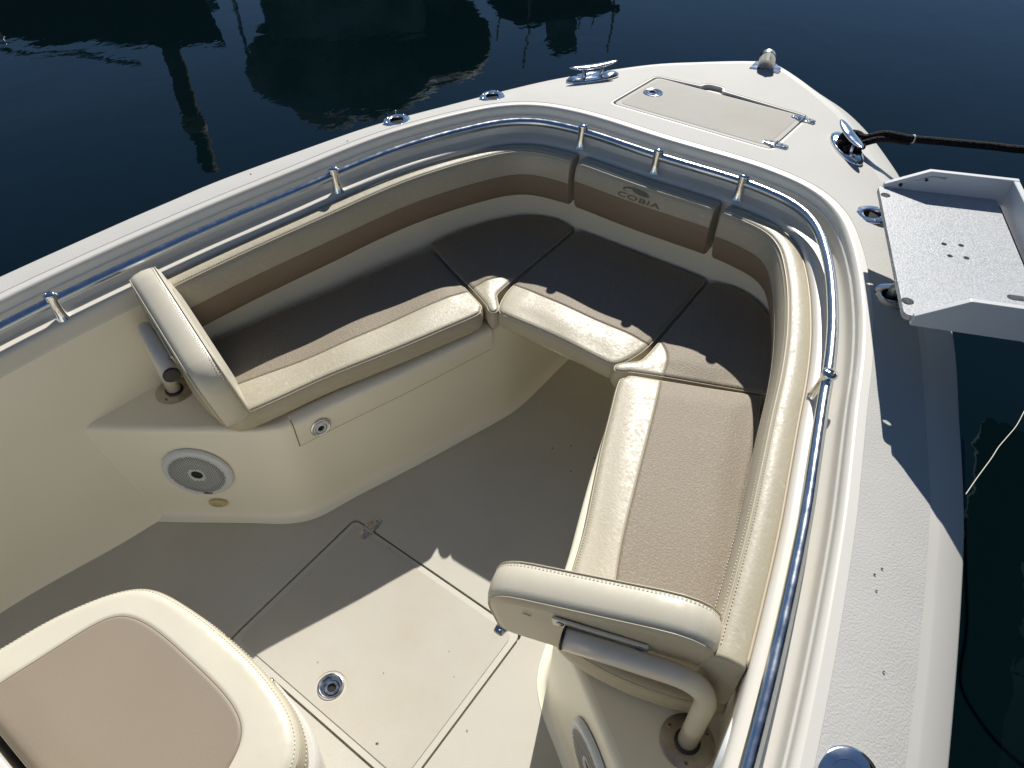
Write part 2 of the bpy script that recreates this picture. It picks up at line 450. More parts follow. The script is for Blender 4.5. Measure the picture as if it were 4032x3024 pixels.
# outer bevel, rub edge and hull side
NR = 260
Ar = resamp_n([(p.x, p.y) for p in Ac], NR); Lr = resamp_n([(p.x, p.y) for p in Lc_], NR)
def ring(C, zf): return [Vector((p.x, p.y, zf(p.y))) for p in C]
An = normals(Ar)
mid = [a.lerp(l, .10) for a, l in zip(Ar, Lr)]
low = [a.lerp(l, .93) for a, l in zip(Ar, Lr)]
rings = [ring(Ar, lambda y: zd(y) - .036), ring(mid, lambda y: zd(y) - .0385), ring(low, lambda y: zd(y) - .068), ring(Lr, lambda y: zd(y) - .072)]
Ln = normals(Lr)
rings.append(ring([p - n * .003 for p, n in zip(Lr, Ln)], lambda y: zd(y) - .080))
rings.append(ring([p - n * .003 for p, n in zip(Lr, Ln)], lambda y: zd(y) - .092))
obj('gunwale_edge', loft(rings), 'gel_white', boat, sharp=50)
hr = [ring([p + n * .004 for p, n in zip(Lr, Ln)], lambda y: zd(y) - .090)]
for k, (t, z) in enumerate(((.02, .5), (.06, .25), (.12, 0), (.20, -.25), (.28, -.5))):
    hr.append([Vector((p.x + n.x * t * 1.2, p.y + n.y * t - max(0, p.y - 1) * t * .8, z)) for p, n in zip(Lr, Ln)])
obj('hull', loft(hr), 'hull', boat)

# ------------------------------------------------------------------ coaming, liner, floor
cprof = [(-.004, 0), (-.0015, -.0003), (.001, -.0013), (.0035, -.0035), (.0052, -.0065), (.0062, -.010), (.0068, -.014), (.0070, -.022), (.0074, -.0245), (.0092, -.0262), (.0106, -.0275), (.0112, -.030), (.0122, -.040), (.0135, -.050), (.0150, -.0555), (.0180, -.0605), (.0225, -.0650), (.0250, -.0672), (.0275, -.0698), (.0290, -.0708), (.034, -.0715), (.048, -.0722), (.058, -.0725), (.0635, -.0735), (.0675, -.0760), (.0700, -.0800), (.0712, -.0850), (.0716, -.092), (.072, -.12)]
obj('coaming', sweep(Bc, Bn, cprof, zd), 'coaming', boat, sharp=60)
LINh = [(0, 1.635), (.12, 1.636), (.226, 1.634), (.302, 1.648), (.38, 1.622), (.447, 1.556), (.512, 1.43), (.548, 1.30), (.60, 1.12), (.65, .93), (.70, .74), (.742, .59), (.765, .517), (.79, .303), (.815, .05), (.835, -.3), (.845, -.8), (.85, -1.4)]
LIN = [tuple(p) for p in catmull([Vector(p) for p in full(LINh)], 6)]
FLh = [(0, 1.56), (.15, 1.55), (.3, 1.45), (.42, 1.25), (.52, 1.0), (.6, .75), (.68, .47), (.722, .326), (.746, .206), (.81, -.07), (.83, -.4), (.84, -.9), (.845, -1.4)]
FLR = [tuple(p) for p in catmull([Vector(p) for p in full(FLh)], 6)]
NL = 320
r0 = resamp_n([tuple(p) for p in offs(.072)], NL); r1 = resamp_n(LIN, NL); r2 = resamp_n(FLR, NL)
R = [[Vector((p.x, p.y, zd(p.y) - .115)) for p in r0]]
for k in (.3, .6, .85): R.append([Vector((*(p.lerp(q, k ** .8)), (zd(p.y) - .115) * (1 - k) + .35 * k)) for p, q in zip(r0, r1)])
R.append([Vector((p.x, p.y, .35)) for p in r1])
for k in (.25, .5, .75, .93): R.append([Vector((*(p.lerp(q, k * k * .5 + k * .5)), .35 * (1 - k))) for p, q in zip(r1, r2)])
R.append([Vector((p.x * .985, p.y, 0)) for p in r2])
obj('cockpit_liner', loft(R), 'gel_cream', boat)
# pedestal (U-shaped seat base)
PIh = [(0, 1.555), (.13, 1.555), (.165, 1.545), (.18, 1.515), (.183, 1.45), (.184, 1.35), (.187, 1.25), (.198, 1.19), (.232, 1.08), (.285, .915), (.325, .80), (.361, .70), (.385, .62)]
PI_corner = [(.402, .582), (.418, .562), (.44, .541), (.465, .522), (.52, .486), (.60, .430), (.70, .360), (.79, .300), (.85, .256)]
PC = resample(catmull([Vector(p) for p in full(PIh + PI_corner)], 6), .012)
PN = normals(PC)         # points to the cavity side
# fillet profile, cavity positive
pp = [(-.016, .35), (-.010, .3490), (-.004, .3455), (-.001, .340), (0, .330), (.001, .25), (.003, .12), (.005, .04), (.009, .016), (.018, .005), (.032, .0012)]
obj('seat_base', (lambda a, b: (a.add(sweep(PC, PN, pp)), a.add(b), a.out())[-1])(MB(), plate(ccw([(p.x, p.y) for p in offs(-.016, PC, PN)] + [(x, y) for x, y in [(q[0] * 1.004, q[1] + .004) for q in LIN if q[1] > .26]][::-1]), .35, sp=.05)), 'gel_cream', boat, sharp=60)
# floor with hatch opening
fhx, fy0, fy1 = .284, .206, .640
fhole = fillet([(-fhx, fy0), (fhx, fy0), (fhx, fy1), (-fhx, fy1)], .02)
floor_out = ccw([(p[0] * 1.01, p[1]) for p in FLR])
obj('cockpit_floor', plate(floor_out, 0.0, [ccw(fhole)], .014), 'nonskid_floor', boat, smooth=False)
gut = prism(ccw(offset_poly(ccw(fhole), -.004)), -.02, -.013)
obj('hatch_gutter', gut, 'groove', boat, smooth=False)
obj('hatch_gutter', plate(ccw(offset_poly(ccw(hatch_hole), -.004)), lambda x, y: zdeck(x, y) - .0128, sp=.05), 'groove', boat, smooth=False)

def screw(mb, p, z, r=.0035, k=1):
    x = Vector((random.random() + .1, random.random(), .1))
    m = mtx(p, z, x)
    mb.add(xf(lathe([(r, 0), (r * .95, r * .35), (r * .55, r * .55), (.0001, r * .6)], 12, False), m), k)
    for a in (0, PI / 2):
        mb.add(xf(xf(box(r * 1.3, r * .3, r * .16), Matrix.Rotation(a, 4, 'Z')), m @ Matrix.Translation((0, 0, r * .5))), k + 1)
def slam_latch(parent, loc, z, x, r=.0205, rim='steel', mt='steel_worn'):
    """flush pull latch: rim, D-ring lifter with a finger hole"""
    m = mtx(loc, z, x)
    mb = MB(); mb.add(lathe([(r, -.001), (r, .0012), (r * .95, .0026), (r * .88, .0030), (r * .80, .0024), (r * .79, .0008)], 36, False))
    o = obj('latch', xf(mb.out(), m), rim, parent, sharp=50)
    q = MB()
    key = [(r * .52 * math.cos(a), r * .52 * math.sin(a) + r * .14) for a in [PI * (-.28 + 1.56 * i / 20) for i in range(21)]] + [(-r * .22, -r * .3), (-r * .26, -r * .62), (r * .26, -r * .62), (r * .22, -r * .3)]
    q.add(plate(circ(0, 0, r * .80, 36), .0006), 1)
    o2 = obj('latch_plate', xf(plate(circ(0, 0, r * .80, 36), .0009, [ccw([(x_ * 1.13, y_ * 1.13) for x_, y_ in key])]), m), mt, o, smooth=False)
    obj('latch_recess', xf(plate(circ(0, 0, r * .80, 36), -.0028), m), 'hole', o, smooth=False)
    obj('lifter', xf(plate(ccw(key), .0013, [circ(0, r * .14, r * .33, 24)], .003, skirt=.003), m), mt, o, smooth=False)
    return o
def hinge(parent, loc, axis, leafA=.033, w=.030, worn='steel', only=None, two=True):
    """two leaves either side of a knuckle; axis = pin direction"""
    ax = Vector(axis).normalized(); m = mtx(loc, (0, 0, 1), ax)
    mb = MB()
    for s in ((1, -1) if two else (-1,)):
        pl = fillet([(-w / 2, s * .003), (w / 2, s * .003), (w * .36, s * leafA), (-w * .36, s * leafA)], [0, 0, .006, .006])
        mb.add(prism(ccw(pl), 0, .0022, .0006))
        for px, py in ((-.24, .42), (.24, .42), (0, .76)) if two else ((-.24, .4), (.24, .4), (0, .74)):
            screw(mb, (px * w, s * py * leafA, .0018), (0, 0, 1), .0028, 1)
    mb.add(xf(tube([(-w * .46, 0, .003), (w * .46, 0, .003)], .0032, 12), Matrix.Identity(4)), 0)
    for g in (-.16, .16): mb.add(xf(tube([(g * w - .0006, 0, .003), (g * w + .0006, 0, .003)], .0034, 12), Matrix.Identity(4)), 2)
    return obj('hinge', xf(mb.out(), m), [worn, 'screw', 'hole'], parent, sharp=45, mi=mb.m)

def two_zone(name, outline, zone, zf, hole, parent, lift, m1, m2, skirt, sp):
    vo, F = cdt(outline, [hole], [zone + [zone[0]]], sp=sp)
    V = [Vector((p.x, p.y, zf(p.x, p.y) - .0012 + min(.0012, dist_seg(p.x, p.y, outline) * .25))) for p in vo]
    a, b = [], []
    ring2 = [(hole[0][0], hole[0][1])]
    hc = (sum(p[0] for p in hole) / len(hole), sum(p[1] for p in hole) / len(hole)); hr = math.hypot(hole[0][0] - hc[0], hole[0][1] - hc[1])
    for t in F:
        cx = sum(vo[i].x for i in t) / 3; cy = sum(vo[i].y for i in t) / 3
        (b if inside(cx, cy, zone) else a).append(t)
    mb = MB(); mb.add(compact(V, a)); n = len(outline); vv = []
    for x, y in outline: vv += [Vector((x, y, zf(x, y) - .0012)), Vector((x, y, zf(x, y) - .012))]
    mb.add((vv, [(2 * i, 2 * ((i + 1) % n), 2 * ((i + 1) % n) + 1, 2 * i + 1) for i in range(n)]))
    o = obj(name, mb.out(), m1, parent, sharp=50)
    obj('nonskid_panel', compact([p + Vector((0, 0, lift)) for p in V], b), m2, o)
    return o
# floor hatch
lid = ccw(fillet([(-.2785, .2115), (.2785, .2115), (.2785, .6345), (-.2785, .6345)], .019))
fh = obj('floor_hatch', plate(lid, lambda x, y: -.0016 + min(.0012, dist_seg(x, y, lid) * .25), [circ(-.002, .277, .0255, 30)], .012, sp=.05, skirt=.012), 'floor_rim', boat, sharp=60)
lid2 = ccw(fillet([(-.264, .226), (.264, .226), (.264, .62), (-.264, .62)], .02))
lid2h = [circ(-.002, .277, .036, 30)]
obj('nonskid_panel', plate(lid2, .0006, lid2h, .0008, skirt=.001), 'nonskid_lid', fh, smooth=False)
slam_latch(fh, (-.002, .277, -.0002), (0, 0, 1), (-.25, -1, 0), .031, 'steel_worn', 'steel_worn')
hinge(fh, (-.226, .6385, .0002), (1, 0, 0), .036, .034, 'rust')
hinge(fh, (.232, .6385, .0002), (1, 0, 0), .036, .034, 'steel_worn')
# anchor hatch
al = ccw(fillet([(-.231, 1.8095), (.2405, 1.8095), (.2405, 2.0815), (-.231, 2.0815)], .018))
za = lambda x, y: zdeck(x, y)
al2 = ccw(fillet([(-.219, 1.821), (.228, 1.821), (.228, 2.070), (-.219, 2.070)], .02))
ah = two_zone('anchor_hatch', al, al2, zdeck, circ(-.177, 1.948, .0245, 30), boat, .0006, 'lid_rim', 'nonskid_hatch', .012, .03)
slam_latch(ah, (-.177, 1.948, zdeck(-.177, 1.948) + .0008), (0, 0, 1), (.4, 1, 0), .0295, 'steel', 'steel')
hinge(ah, (.2435, 2.055, zdeck(.2435, 2.055) + .0014), (0, 1, 0), .034, .030)
hinge(ah, (.2435, 1.838, zdeck(.2435, 1.838) + .0014), (0, 1, 0), .034, .030)

# ------------------------------------------------------------------ grab rail
RT = .047
rc = offs(RT)
rail_path = [Vector((p.x, p.y, zd(p.y) - .030)) for p in rc]
rail = obj('grab_rail', tube(rail_path, .0112, 18), 'rail', boat)
def at_curve(x, y):
    i = min(range(NB), key=lambda k: (rc[k].x - x) ** 2 + (rc[k].y - y) ** 2); return i
def stanchion(x, y):
    i = at_curve(x, y); c = Bc[i]; n = Bn[i]; z = zd(c.y)
    top = Vector((*(c + n * RT), z - .0135)); bot = Vector((*(c + n * .056), z - .0715))
    d = (top - bot).normalized()
    mb = MB()
    m = mtx(bot, d, (n.x, n.y, 0)); H = (top - bot).length
    mb.add(xf(lathe([(.0150, -.003), (.0138, .001), (.0122, .008), (.0115, .025), (.0118, H - .016), (.0136, H - .004), (.0146, H + .0005), (.0143, H + .0022), (.0110, H + .0045), (.0060, H + .0056), (.0055, H + .003)], 26, False), m), 0)
    mb.add(xf(lathe([(.0056, H + .0032), (.0040, H + .0042), (.0001, H + .0044)], 14, False), m), 1)
    mb.add(xf(lathe([(.0024, H + .0046), (.0001, H + .0046)], 6, False), m), 2)
    obj('stanchion', mb.out(), ['steel', 'screw', 'hole'], rail, mi=mb.m, sharp=50)
for x, y in ((-.241, 1.65), (0.0, 1.65), (.241, 1.65), (-.648, 1.10), (.648, 1.10), (-.795, .385), (.795, .385 - 2)): stanchion(x, y)

# ------------------------------------------------------------------ rod holders
def rod_holder(x, y, tilt, capped=False):
    z = zdeck(x, y); yaw = math.atan2(x, .8)
    mb = MB()
    m = mtx((x, y, z + .0012), (0, 0, 1), (math.cos(tilt), math.sin(tilt), 0))
    sx = 1.16
    prof = [(.0375, 0), (.0378, .0018), (.0365, .0036), (.0325, .0048), (.024, .0052), (.0205, .0052), (.0190, .0042), (.0184, .0015)]
    if capped: prof = prof[:5] + [(.0215, .0054), (.0212, .0044), (.0205, .0056), (.0001, .0058)]
    v, f = lathe(prof, 40, False, sx, 1); mb.add(xf((v, f), m), 0)
    for a in ((-.87, 2.27, 4.0) if capped else (.5, 2.6, 4.4)): screw(mb, m @ Vector((.0292 * sx * math.cos(a), .0292 * math.sin(a), .0046)), (0, 0, 1), .0036, 1)
    if not capped: mb.add(xf(lathe([(.0184, .0015), (.0182, -.04), (.0001, -.04)], 32, False, sx, 1), m), 2)
    o = obj('rod_holder', mb.out(), ['steel', 'screw', 'hole'], boat, mi=mb.m, sharp=40)
    if capped:
        kp = MB(); kp.add(xf(lathe([(.0034, .0060), (.0001, .0060)], 16, False), m)); kp.add(xf(box(.0022, .009, .0001), m @ Matrix.Translation((0, -.004, .0060))))
        obj('keyhole', kp.out(), 'hole', o)
    else:
        bd = MB(); bd.add(xf(lathe([(.0085, 0), (.0082, .0006), (.0001, .0006)], 20, False, 1, .5), m @ Matrix.Translation((.012, -.0290, .0044)) @ Matrix.Rotation(.35, 4, 'Z')))
        obj('badge', bd.out(), 'steel_worn', o)
for i, (x, y) in enumerate(ROD): rod_holder(x, y, (-.9 if x < 0 else .9) if i < 4 else 1.5, i == 4)

# ------------------------------------------------------------------ cleats, chock
def cleat(x, y, ang):
    z = zdeck(x, y) + .001
    m = mtx((x, y, z), (0, 0, 1), (math.cos(ang), math.sin(ang), 0))
    root = empty('cleat'); root.parent = boat
    pr = [(.5, 0), (.51, .18), (.505, .42), (.47, .68), (.40, .86), (.28, .96), (.0001, 1.0)]
    v = []; f = []; n = 40
    for r, h in pr:
        for i in range(n):
            a = 2 * PI * i / n; ca, sa = math.cos(a), math.sin(a)
            dip = -.35 * max(0, 1 - (abs(r * ca) / .33) ** 2) * (1 if h > .8 else 0)
            v.append(Vector((math.copysign(abs(ca) ** .85, ca) * r * .176, sa * r * .062, (h + dip) * .0165)))
    for k in range(len(pr) - 1):
        for i in range(n): j = (i + 1) % n; f.append((k * n + i, k * n + j, (k + 1) * n + j, (k + 1) * n + i))
    obj('base', xf((v, f), m), 'steel', root)
    for s in (-1, 1):
        obj('post', xf(lathe([(.009, .003), (.0068, .010), (.006, .022), (.0068, .034), (.0085, .037)], 18, False), m @ Matrix.Translation((s * .029, 0, 0))), 'steel', root)
    # horn
    n2 = 16; L = 30; v = []; f = []
    for i in range(L + 1):
        u = -1 + 2 * i / L; w = .0142 * max(.02, (1 - abs(u) ** 2.6)) ** .62 + .0008; h = .0058 * max(.05, (1 - abs(u) ** 3)) ** .6
        zc = .0405 + .006 * u * u
        for k in range(n2):
            a = 2 * PI * k / n2; v.append(Vector((u * .080, w * math.cos(a), zc + h * math.sin(a) * (.8 if math.sin(a) > 0 else 1.1))))
    for i in range(L):
        for k in range(n2): j = (k + 1) % n2; f.append((i * n2 + k, i * n2 + j, (i + 1) * n2 + j, (i + 1) * n2 + k))
    f.append(tuple(range(n2))); f.append(tuple(L * n2 + k for k in range(n2)))
    obj('horn', xf((v, f), m), 'steel', root)
cleat(-.392, 1.957, math.atan2(.84, .56)); cleat(.397, 1.957, math.atan2(.80, -.60))
# bow chock
ch = empty('bow_chock'); ch.parent = boat
mz = zdeck(0, 2.36) + .001
m = mtx((.008, 2.368, mz), (0, 0, 1), (.93, .36, 0))
obj('base', xf(prism(ccw(fillet([(-.052, -.022), (.040, -.030), (.050, .002), (.030, .045), (-.030, .045)], .006)), 0, .003, .001), m), 'steel', ch, sharp=40)
dome = ccw([(-.026, 0), (.026, 0)] + [(.026 * math.cos(a) * (1.0), .024 + .028 * math.sin(a)) for a in [PI * i / 16 for i in range(17)]])
m2 = m @ Matrix.Translation((0, -.004, .0045)) @ Matrix.Rotation(PI / 2, 4, 'X')
obj('body', xf(prism(dome, -.013, .013, .0015), m2), 'steel_worn', ch, sharp=40)
obj('pawl', xf(prism(ccw(fillet([(-.0055, .025), (.0055, .025), (.0055, .054), (-.0055, .054)], .004)), .0128, .0158, .0008), m2), 'steel', ch, sharp=40)

# ------------------------------------------------------------------ pedestal door, speakers, lights, wall plate
def face_frame(p, q):
    """frame on a vertical face running p->q in plan; normal to the right of p->q"""
    t = Vector((q[0] - p[0], q[1] - p[1], 0)).normalized(); return t, Vector((t.y, -t.x, 0))
for s in (-1, 1):
    a = Vector((s * .383, .625, 0)); b = Vector((s * .207, 1.165, 0))
    pc = [c for c in PC if c.x * s > 0 and .61 < c.y < 1.175]; pc.sort(key=lambda c: c.y)
    prof = [(.0015, .268), (.0062, .2695), (.0070, .272), (.0070, .335), (.0058, .345), (.001, .3525), (-.008, .3555), (-.03, .356)]
    pn = []
    for i in range(len(pc)):
        t = (pc[min(i + 1, len(pc) - 1)] - pc[max(i - 1, 0)]).normalized(); pn.append(Vector((t.y, -t.x)) * (-1 if s > 0 else 1))
    v, f = sweep(pc, pn, prof)
    k = len(prof)
    # slanted aft end
    for i in range(4):
        for j in range(k): v[i * k + j].y += 0
    end = [tuple(range(k)), tuple((len(pc) - 1) * k + j for j in range(k))]
    d = obj('locker_door', (v, f + end), 'gel_cream', boat, sharp=50)
    for i in range(len(pc)):                       # the lower edge rises a little towards the bow
        fr_ = i / (len(pc) - 1)
        for j in range(3): v[i * k + j].z += .016 * fr_
    for vv, q in zip(d.data.vertices, v): vv.co = q
    gp = [Vector((*(c_ + n_ * .0016), .2665 + .016 * i / (len(pc) - 1))) for i, (c_, n_) in enumerate(zip(pc, pn))]
    up_ = lambda i, z_: Vector((*(pc[i] + pn[i] * .003), z_))
    gpath = [Vector((*(pc[0] + pn[0] * -.010), .3525)), up_(0, .343), up_(0, .30), gp[0]] + gp[1:] + [up_(-1, .30), up_(-1, .343), Vector((*(pc[-1] + pn[-1] * -.010), .3525))]
    obj('door_gap', tube(gpath, .0026, 6), 'seam', d)
    if s < 0:
        i_ = min(range(len(pc)), key=lambda q: abs(pc[q].y - .672)); nrm = Vector((pn[i_].x, pn[i_].y, 0))
        slam_latch(d, Vector((pc[i_].x, pc[i_].y, .302)) + nrm * .0102, nrm + Vector((0, 0, .02)), (.35, -.6, 0), .027, 'steel', 'plastic')
def speaker(s, cx, cy, cz, nx, ny):
    root = empty('speaker'); root.parent = boat
    m = mtx((s * abs(cx), cy, cz), (-s * nx, ny, .02), (0, 0, 1))
    R_ = .088
    obj('trim_ring', xf(lathe([(R_, 0), (R_ * 1.0, .006), (R_ * .97, .0105), (R_ * .9, .0125), (R_ * .84, .0115)], 48, False), m), 'plastic', root)
    g = obj('grille', xf(lathe([(R_ * .85, .0117), (R_ * .6, .0128), (R_ * .24, .0132), (R_ * .19, .0137), (R_ * .17, .0122)], 48, False), m), 'grille', root)
    mb = MB(); sp = .0052
    for i in range(-17, 18):
        for j in range(-17, 18):
            x, y = i * sp + (sp / 2 if j % 2 else 0), j * sp * .88
            r = math.hypot(x, y)
            if R_ * .26 < r < R_ * .80: mb.add(xf(lathe([(.00185, .0006), (.0001, .0006)], 6, False), Matrix.Translation((x, y, .0126 if r > R_ * .5 else .0130))))
    obj('perforations', xf(mb.out(), m), 'scuff', g, smooth=False)
    obj('tweeter', xf(lathe([(R_ * .17, .011), (.0001, .0125)], 24, False), m), 'black', root)
    obj('nameplate', xf(box(.005, .022, .0008, .0002), m @ Matrix.Translation((-.076, -.006, .0118))), 'black', root)
speaker(-1, .592, .430, .195, .575, -.818); speaker(1, .592, .430, .195, .575, -.818)
for s in (-1, 1):
    m = mtx((s * .580, .4340, .062), (-s * .575, -.818, .02), (s * .818, -.575, 0))
    o = obj('courtesy_light', xf(lathe([(.0205, 0), (.020, .004), (.016, .0075), (.0125, .008), (.012, .0065)], 30, False, 1.25, .72), m), 'lamp_case', boat)
    obj('lens', xf(lathe([(.0122, .0066), (.010, .0085), (.0001, .009)], 24, False, 1.25, .62), m), 'lens', o)
# oval vent plate on the starboard side wall
m = mtx((.772, .435, .53), (-1, -.08, -.06), (0, .15, 1))
vp = obj('vent_plate', xf(lathe([(.092, -.004), (.093, .004), (.090, .0085), (.084, .0095), (.079, .0075), (.076, .003), (.0001, .002)], 44, False, 1, .8), m), 'plastic', boat)

# ------------------------------------------------------------------ cushions
def smooth01(t): t = max(0, min(1, t)); return t * t * (3 - 2 * t)
def cushion(name, label, outline, z0, z1, seam=None, insert_side=None, r=.013, puff=.006, group=None, under=.016, stitches=(), top_mats=('vinyl', 'taupe'), seam_w=.0035, cat='seat cushion'):
    """outline CCW list; seam = polyline splitting the top; insert_side(x,y)->True where the taupe insert lies"""
    root = empty(name, (sum(p[0] for p in outline) / len(outline), sum(p[1] for p in outline) / len(outline), z0))
    off = root.location.copy()
    ol = [tuple(p) for p in resample([Vector(q) for q in ccw(outline)], .009, True)]
    fr = []
    for d in (.0012, .003, .006, .010, .015, .022): fr += [q for q in offset_poly(ol, d) if inside(q[0], q[1], ol) and abs(dist_seg(q[0], q[1], ol) - d) < d * .45 + .0004]
    lines = []
    if seam:
        sm = [tuple(p) for p in resample([Vector(q) for q in seam], .006)]
        sm = [q for q in sm if inside(q[0], q[1], ol) and dist_seg(q[0], q[1], ol) > .0008]
        lines = [sm]
        sn = normals([Vector(q) for q in sm])
        for d in (-.007, -seam_w, -seam_w * .5, seam_w * .5, seam_w, .007):
            for q, n in zip(sm, sn):
                x, y = q[0] + n.x * d, q[1] + n.y * d
                if inside(x, y, ol) and dist_seg(x, y, ol) > .002: fr.append((x, y))
    def ztop(x, y, lift=0):
        d = dist_seg(x, y, ol)
        e = min(d, r) / r
        z = z1 - r * (1 - math.sqrt(max(0, 1 - (1 - e) ** 2))) + puff * smooth01(d / .07) + .0012 * math.sin(x * 31 + y * 17) * smooth01(d / .04)
        if seam:
            ds = dist_seg(x, y, sm, False)
            if ds < seam_w: z -= .0022 * (1 - ds / seam_w)
        return z + lift
    vo, F = cdt(ol, (), lines, fr, .014)
    V = [Vector((p.x, p.y, ztop(p.x, p.y))) - off for p in vo]
    mi = []
    for t in F:
        cx = sum(vo[i].x for i in t) / 3; cy = sum(vo[i].y for i in t) / 3
        mi.append(1 if (insert_side and insert_side(cx, cy)) else 0)
    o = obj('top_panel', (V, F), list(top_mats), root, mi=mi)
    # side band
    H = z1 - z0; rings = []
    for h, b in ((1 - r / H, 0), (.72 - .1, .0025), (.5, .0035), (.3, .0025), (.1, -.002), (.0, -under * .4), (-.02, -under)):
        z = z0 + H * h; rings.append([Vector((x, y, z)) - off for x, y in offset_poly(ol, -b)])
    rings[-1] = [Vector((x, y, z0)) - off for x, y in offset_poly(ol, under)]
    obj('side_band', loft(rings, True), 'vinyl_side', root)
    # welt at the top edge and the stitching next to it
    w = [Vector((x, y, ztop(x, y))) - off for x, y in offset_poly(ol, .0016)]
    obj('welt', tube(w + [w[0]], .0014, 6, False), 'vinyl_side', root)
    for st in stitches:
        if st[0] == 'edge': path = [Vector((x, y, ztop(x, y) + .0005)) - off for x, y in offset_poly(ol, st[1]) if st[2](x, y)]
        obj('stitching', dashes(path), 'thread', root)
    if seam:
        obj('seam', tube([Vector((x, y, ztop(x, y) + .0003)) - off for x, y in sm], .0009, 5, False), 'seam', root)
    tag(root, label, cat, group)
    return root, ztop, ol
def dashes(path, L=.0038, gap=.0026, r=.00085):
    mb = MB(); D = [0]
    for a, b in zip(path[:-1], path[1:]): D.append(D[-1] + (b - a).length)
    def at(s):
        k = 0; lo, hi = 0, len(D) - 1
        while hi - lo > 1:
            mid_ = (lo + hi) // 2
            if D[mid_] <= s: lo = mid_
            else: hi = mid_
        t = (s - D[lo]) / max(1e-9, D[hi] - D[lo]); return path[lo].lerp(path[hi], t)
    s = 0
    while s + L < D[-1]:
        if (path[min(len(path) - 1, 1)] - path[0]).length < .05:
            a, b = at(s), at(s + L)
            if (b - a).length > L * .5 and (b - a).length < L * 1.5: mb.add(tube([a, a.lerp(b, .5) + Vector((0, 0, r * .4)), b], [r * .6, r, r * .6], 5))
        s += L + gap
    return mb.out()

def mir(p, s): return [(x * s, y) for x, y in p]
G = 'beige seat cushions around the bow'
long_h = [(.232, 1.166), (.222, 1.150), (.215, 1.128), (.250, 1.03), (.285, .935), (.328, .828), (.372, .718), (.408, .606), (.436, .528), (.450, .508), (.475, .500), (.53, .500), (.60, .511), (.68, .535), (.735, .566), (.742, .590),
          (.715, .63), (.70, .66), (.655, .82), (.612, .95), (.578, 1.08), (.538, 1.21), (.518, 1.272), (.505, 1.280), (.485, 1.272), (.40, 1.235), (.30, 1.194)]
for s in (-1, 1):
    ol = ccw([tuple(p) for p in catmull([Vector(q) for q in mir(long_h, s)], 4, True)])
    sea = mir([(.285, 1.20), (.300, 1.182), (.335, 1.085), (.40, .885), (.45, .735), (.50, .615), (.53, .56), (.57, .545), (.62, .552), (.76, .60)], s)
    sea = [tuple(p) for p in catmull([Vector(q) for q in sea], 5)]
    def ins(x, y, s=s, sea=sea):
        poly = sea + [(s * .9, .6), (s * .9, 1.5), (s * .28, 1.5)]
        return inside(x, y, poly)
    cushion('seat_cushion', ('long beige cushion on the shaded port bench, beside the floor-level speaker' if s < 0 else 'long sunlit beige cushion of the starboard bench, with wide taupe panel'),
            ol, .366, .430, sea, ins, group=G, stitches=[('edge', .0062, lambda x, y: abs(x) < .45 and y < 1.16)])
corner_h = [(.186, 1.155), (.180, 1.175), (.198, 1.198), (.221, 1.222), (.226, 1.25), (.227, 1.31), (.2265, 1.45), (.226, 1.60), (.236, 1.620), (.255, 1.630), (.302, 1.636), (.345, 1.624), (.378, 1.604), (.41, 1.578), (.437, 1.543), (.475, 1.478), (.502, 1.415), (.520, 1.35), (.532, 1.312), (.530, 1.300), (.515, 1.291), (.43, 1.256), (.30, 1.205), (.225, 1.172), (.205, 1.158)]
for s in (-1, 1):
    ol = ccw([tuple(p) for p in catmull([Vector(q) for q in mir(corner_h, s)], 4, True)])
    sea = [tuple(p) for p in catmull([Vector(q) for q in mir([(.221, 1.318), (.235, 1.310), (.262, 1.285), (.282, 1.25), (.292, 1.215), (.293, 1.19)], s)], 6)]
    def ins(x, y, s=s, sea=sea): return inside(x, y, sea + [(s * .35, 1.1), (s * .8, 1.2), (s * .8, 1.8), (s * .1, 1.8)])
    cushion('seat_cushion', ('fan-shaped corner cushion in shade between the port bench and the middle seat' if s < 0 else 'fan-shaped corner cushion at the forward end of the starboard bench'),
            ol, .366, .430, sea, ins, group=G, r=.011, stitches=[('edge', .006, lambda x, y: abs(x) < .222 and y < 1.3)])
front = [(-.150, 1.166), (0, 1.172), (.150, 1.166), (.176, 1.170), (.192, 1.190), (.205, 1.225), (.215, 1.28), (.216, 1.40), (.215, 1.60), (.207, 1.620), (.19, 1.626), (0, 1.628), (-.19, 1.626), (-.207, 1.620), (-.215, 1.60), (-.216, 1.40), (-.215, 1.28), (-.205, 1.225), (-.192, 1.190), (-.176, 1.170)]
ol = ccw([tuple(p) for p in catmull([Vector(q) for q in front], 4, True)])
sea = [(-.23, 1.285), (-.1, 1.284), (.1, 1.284), (.23, 1.285)]
cushion('seat_cushion', 'middle cushion across the bow, shaded taupe panel with sunlit front strip', ol, .372, .430, sea, lambda x, y: y > 1.2845, group=G,
        stitches=[('edge', .0062, lambda x, y: y < 1.22)])
fb = obj('filler_board', xf(box(.404, .396, .016, .003), Matrix.Translation((0, 1.388, .3552))), 'gel_cream')
tag(fb, 'cream board bridging the footwell under the middle bow cushion', 'board')
for s in (-1, 1): obj('board_support', xf(box(.045, .012, .013, .002), Matrix.Translation((s * .176, 1.226, .341))), 'gel_white', boat)

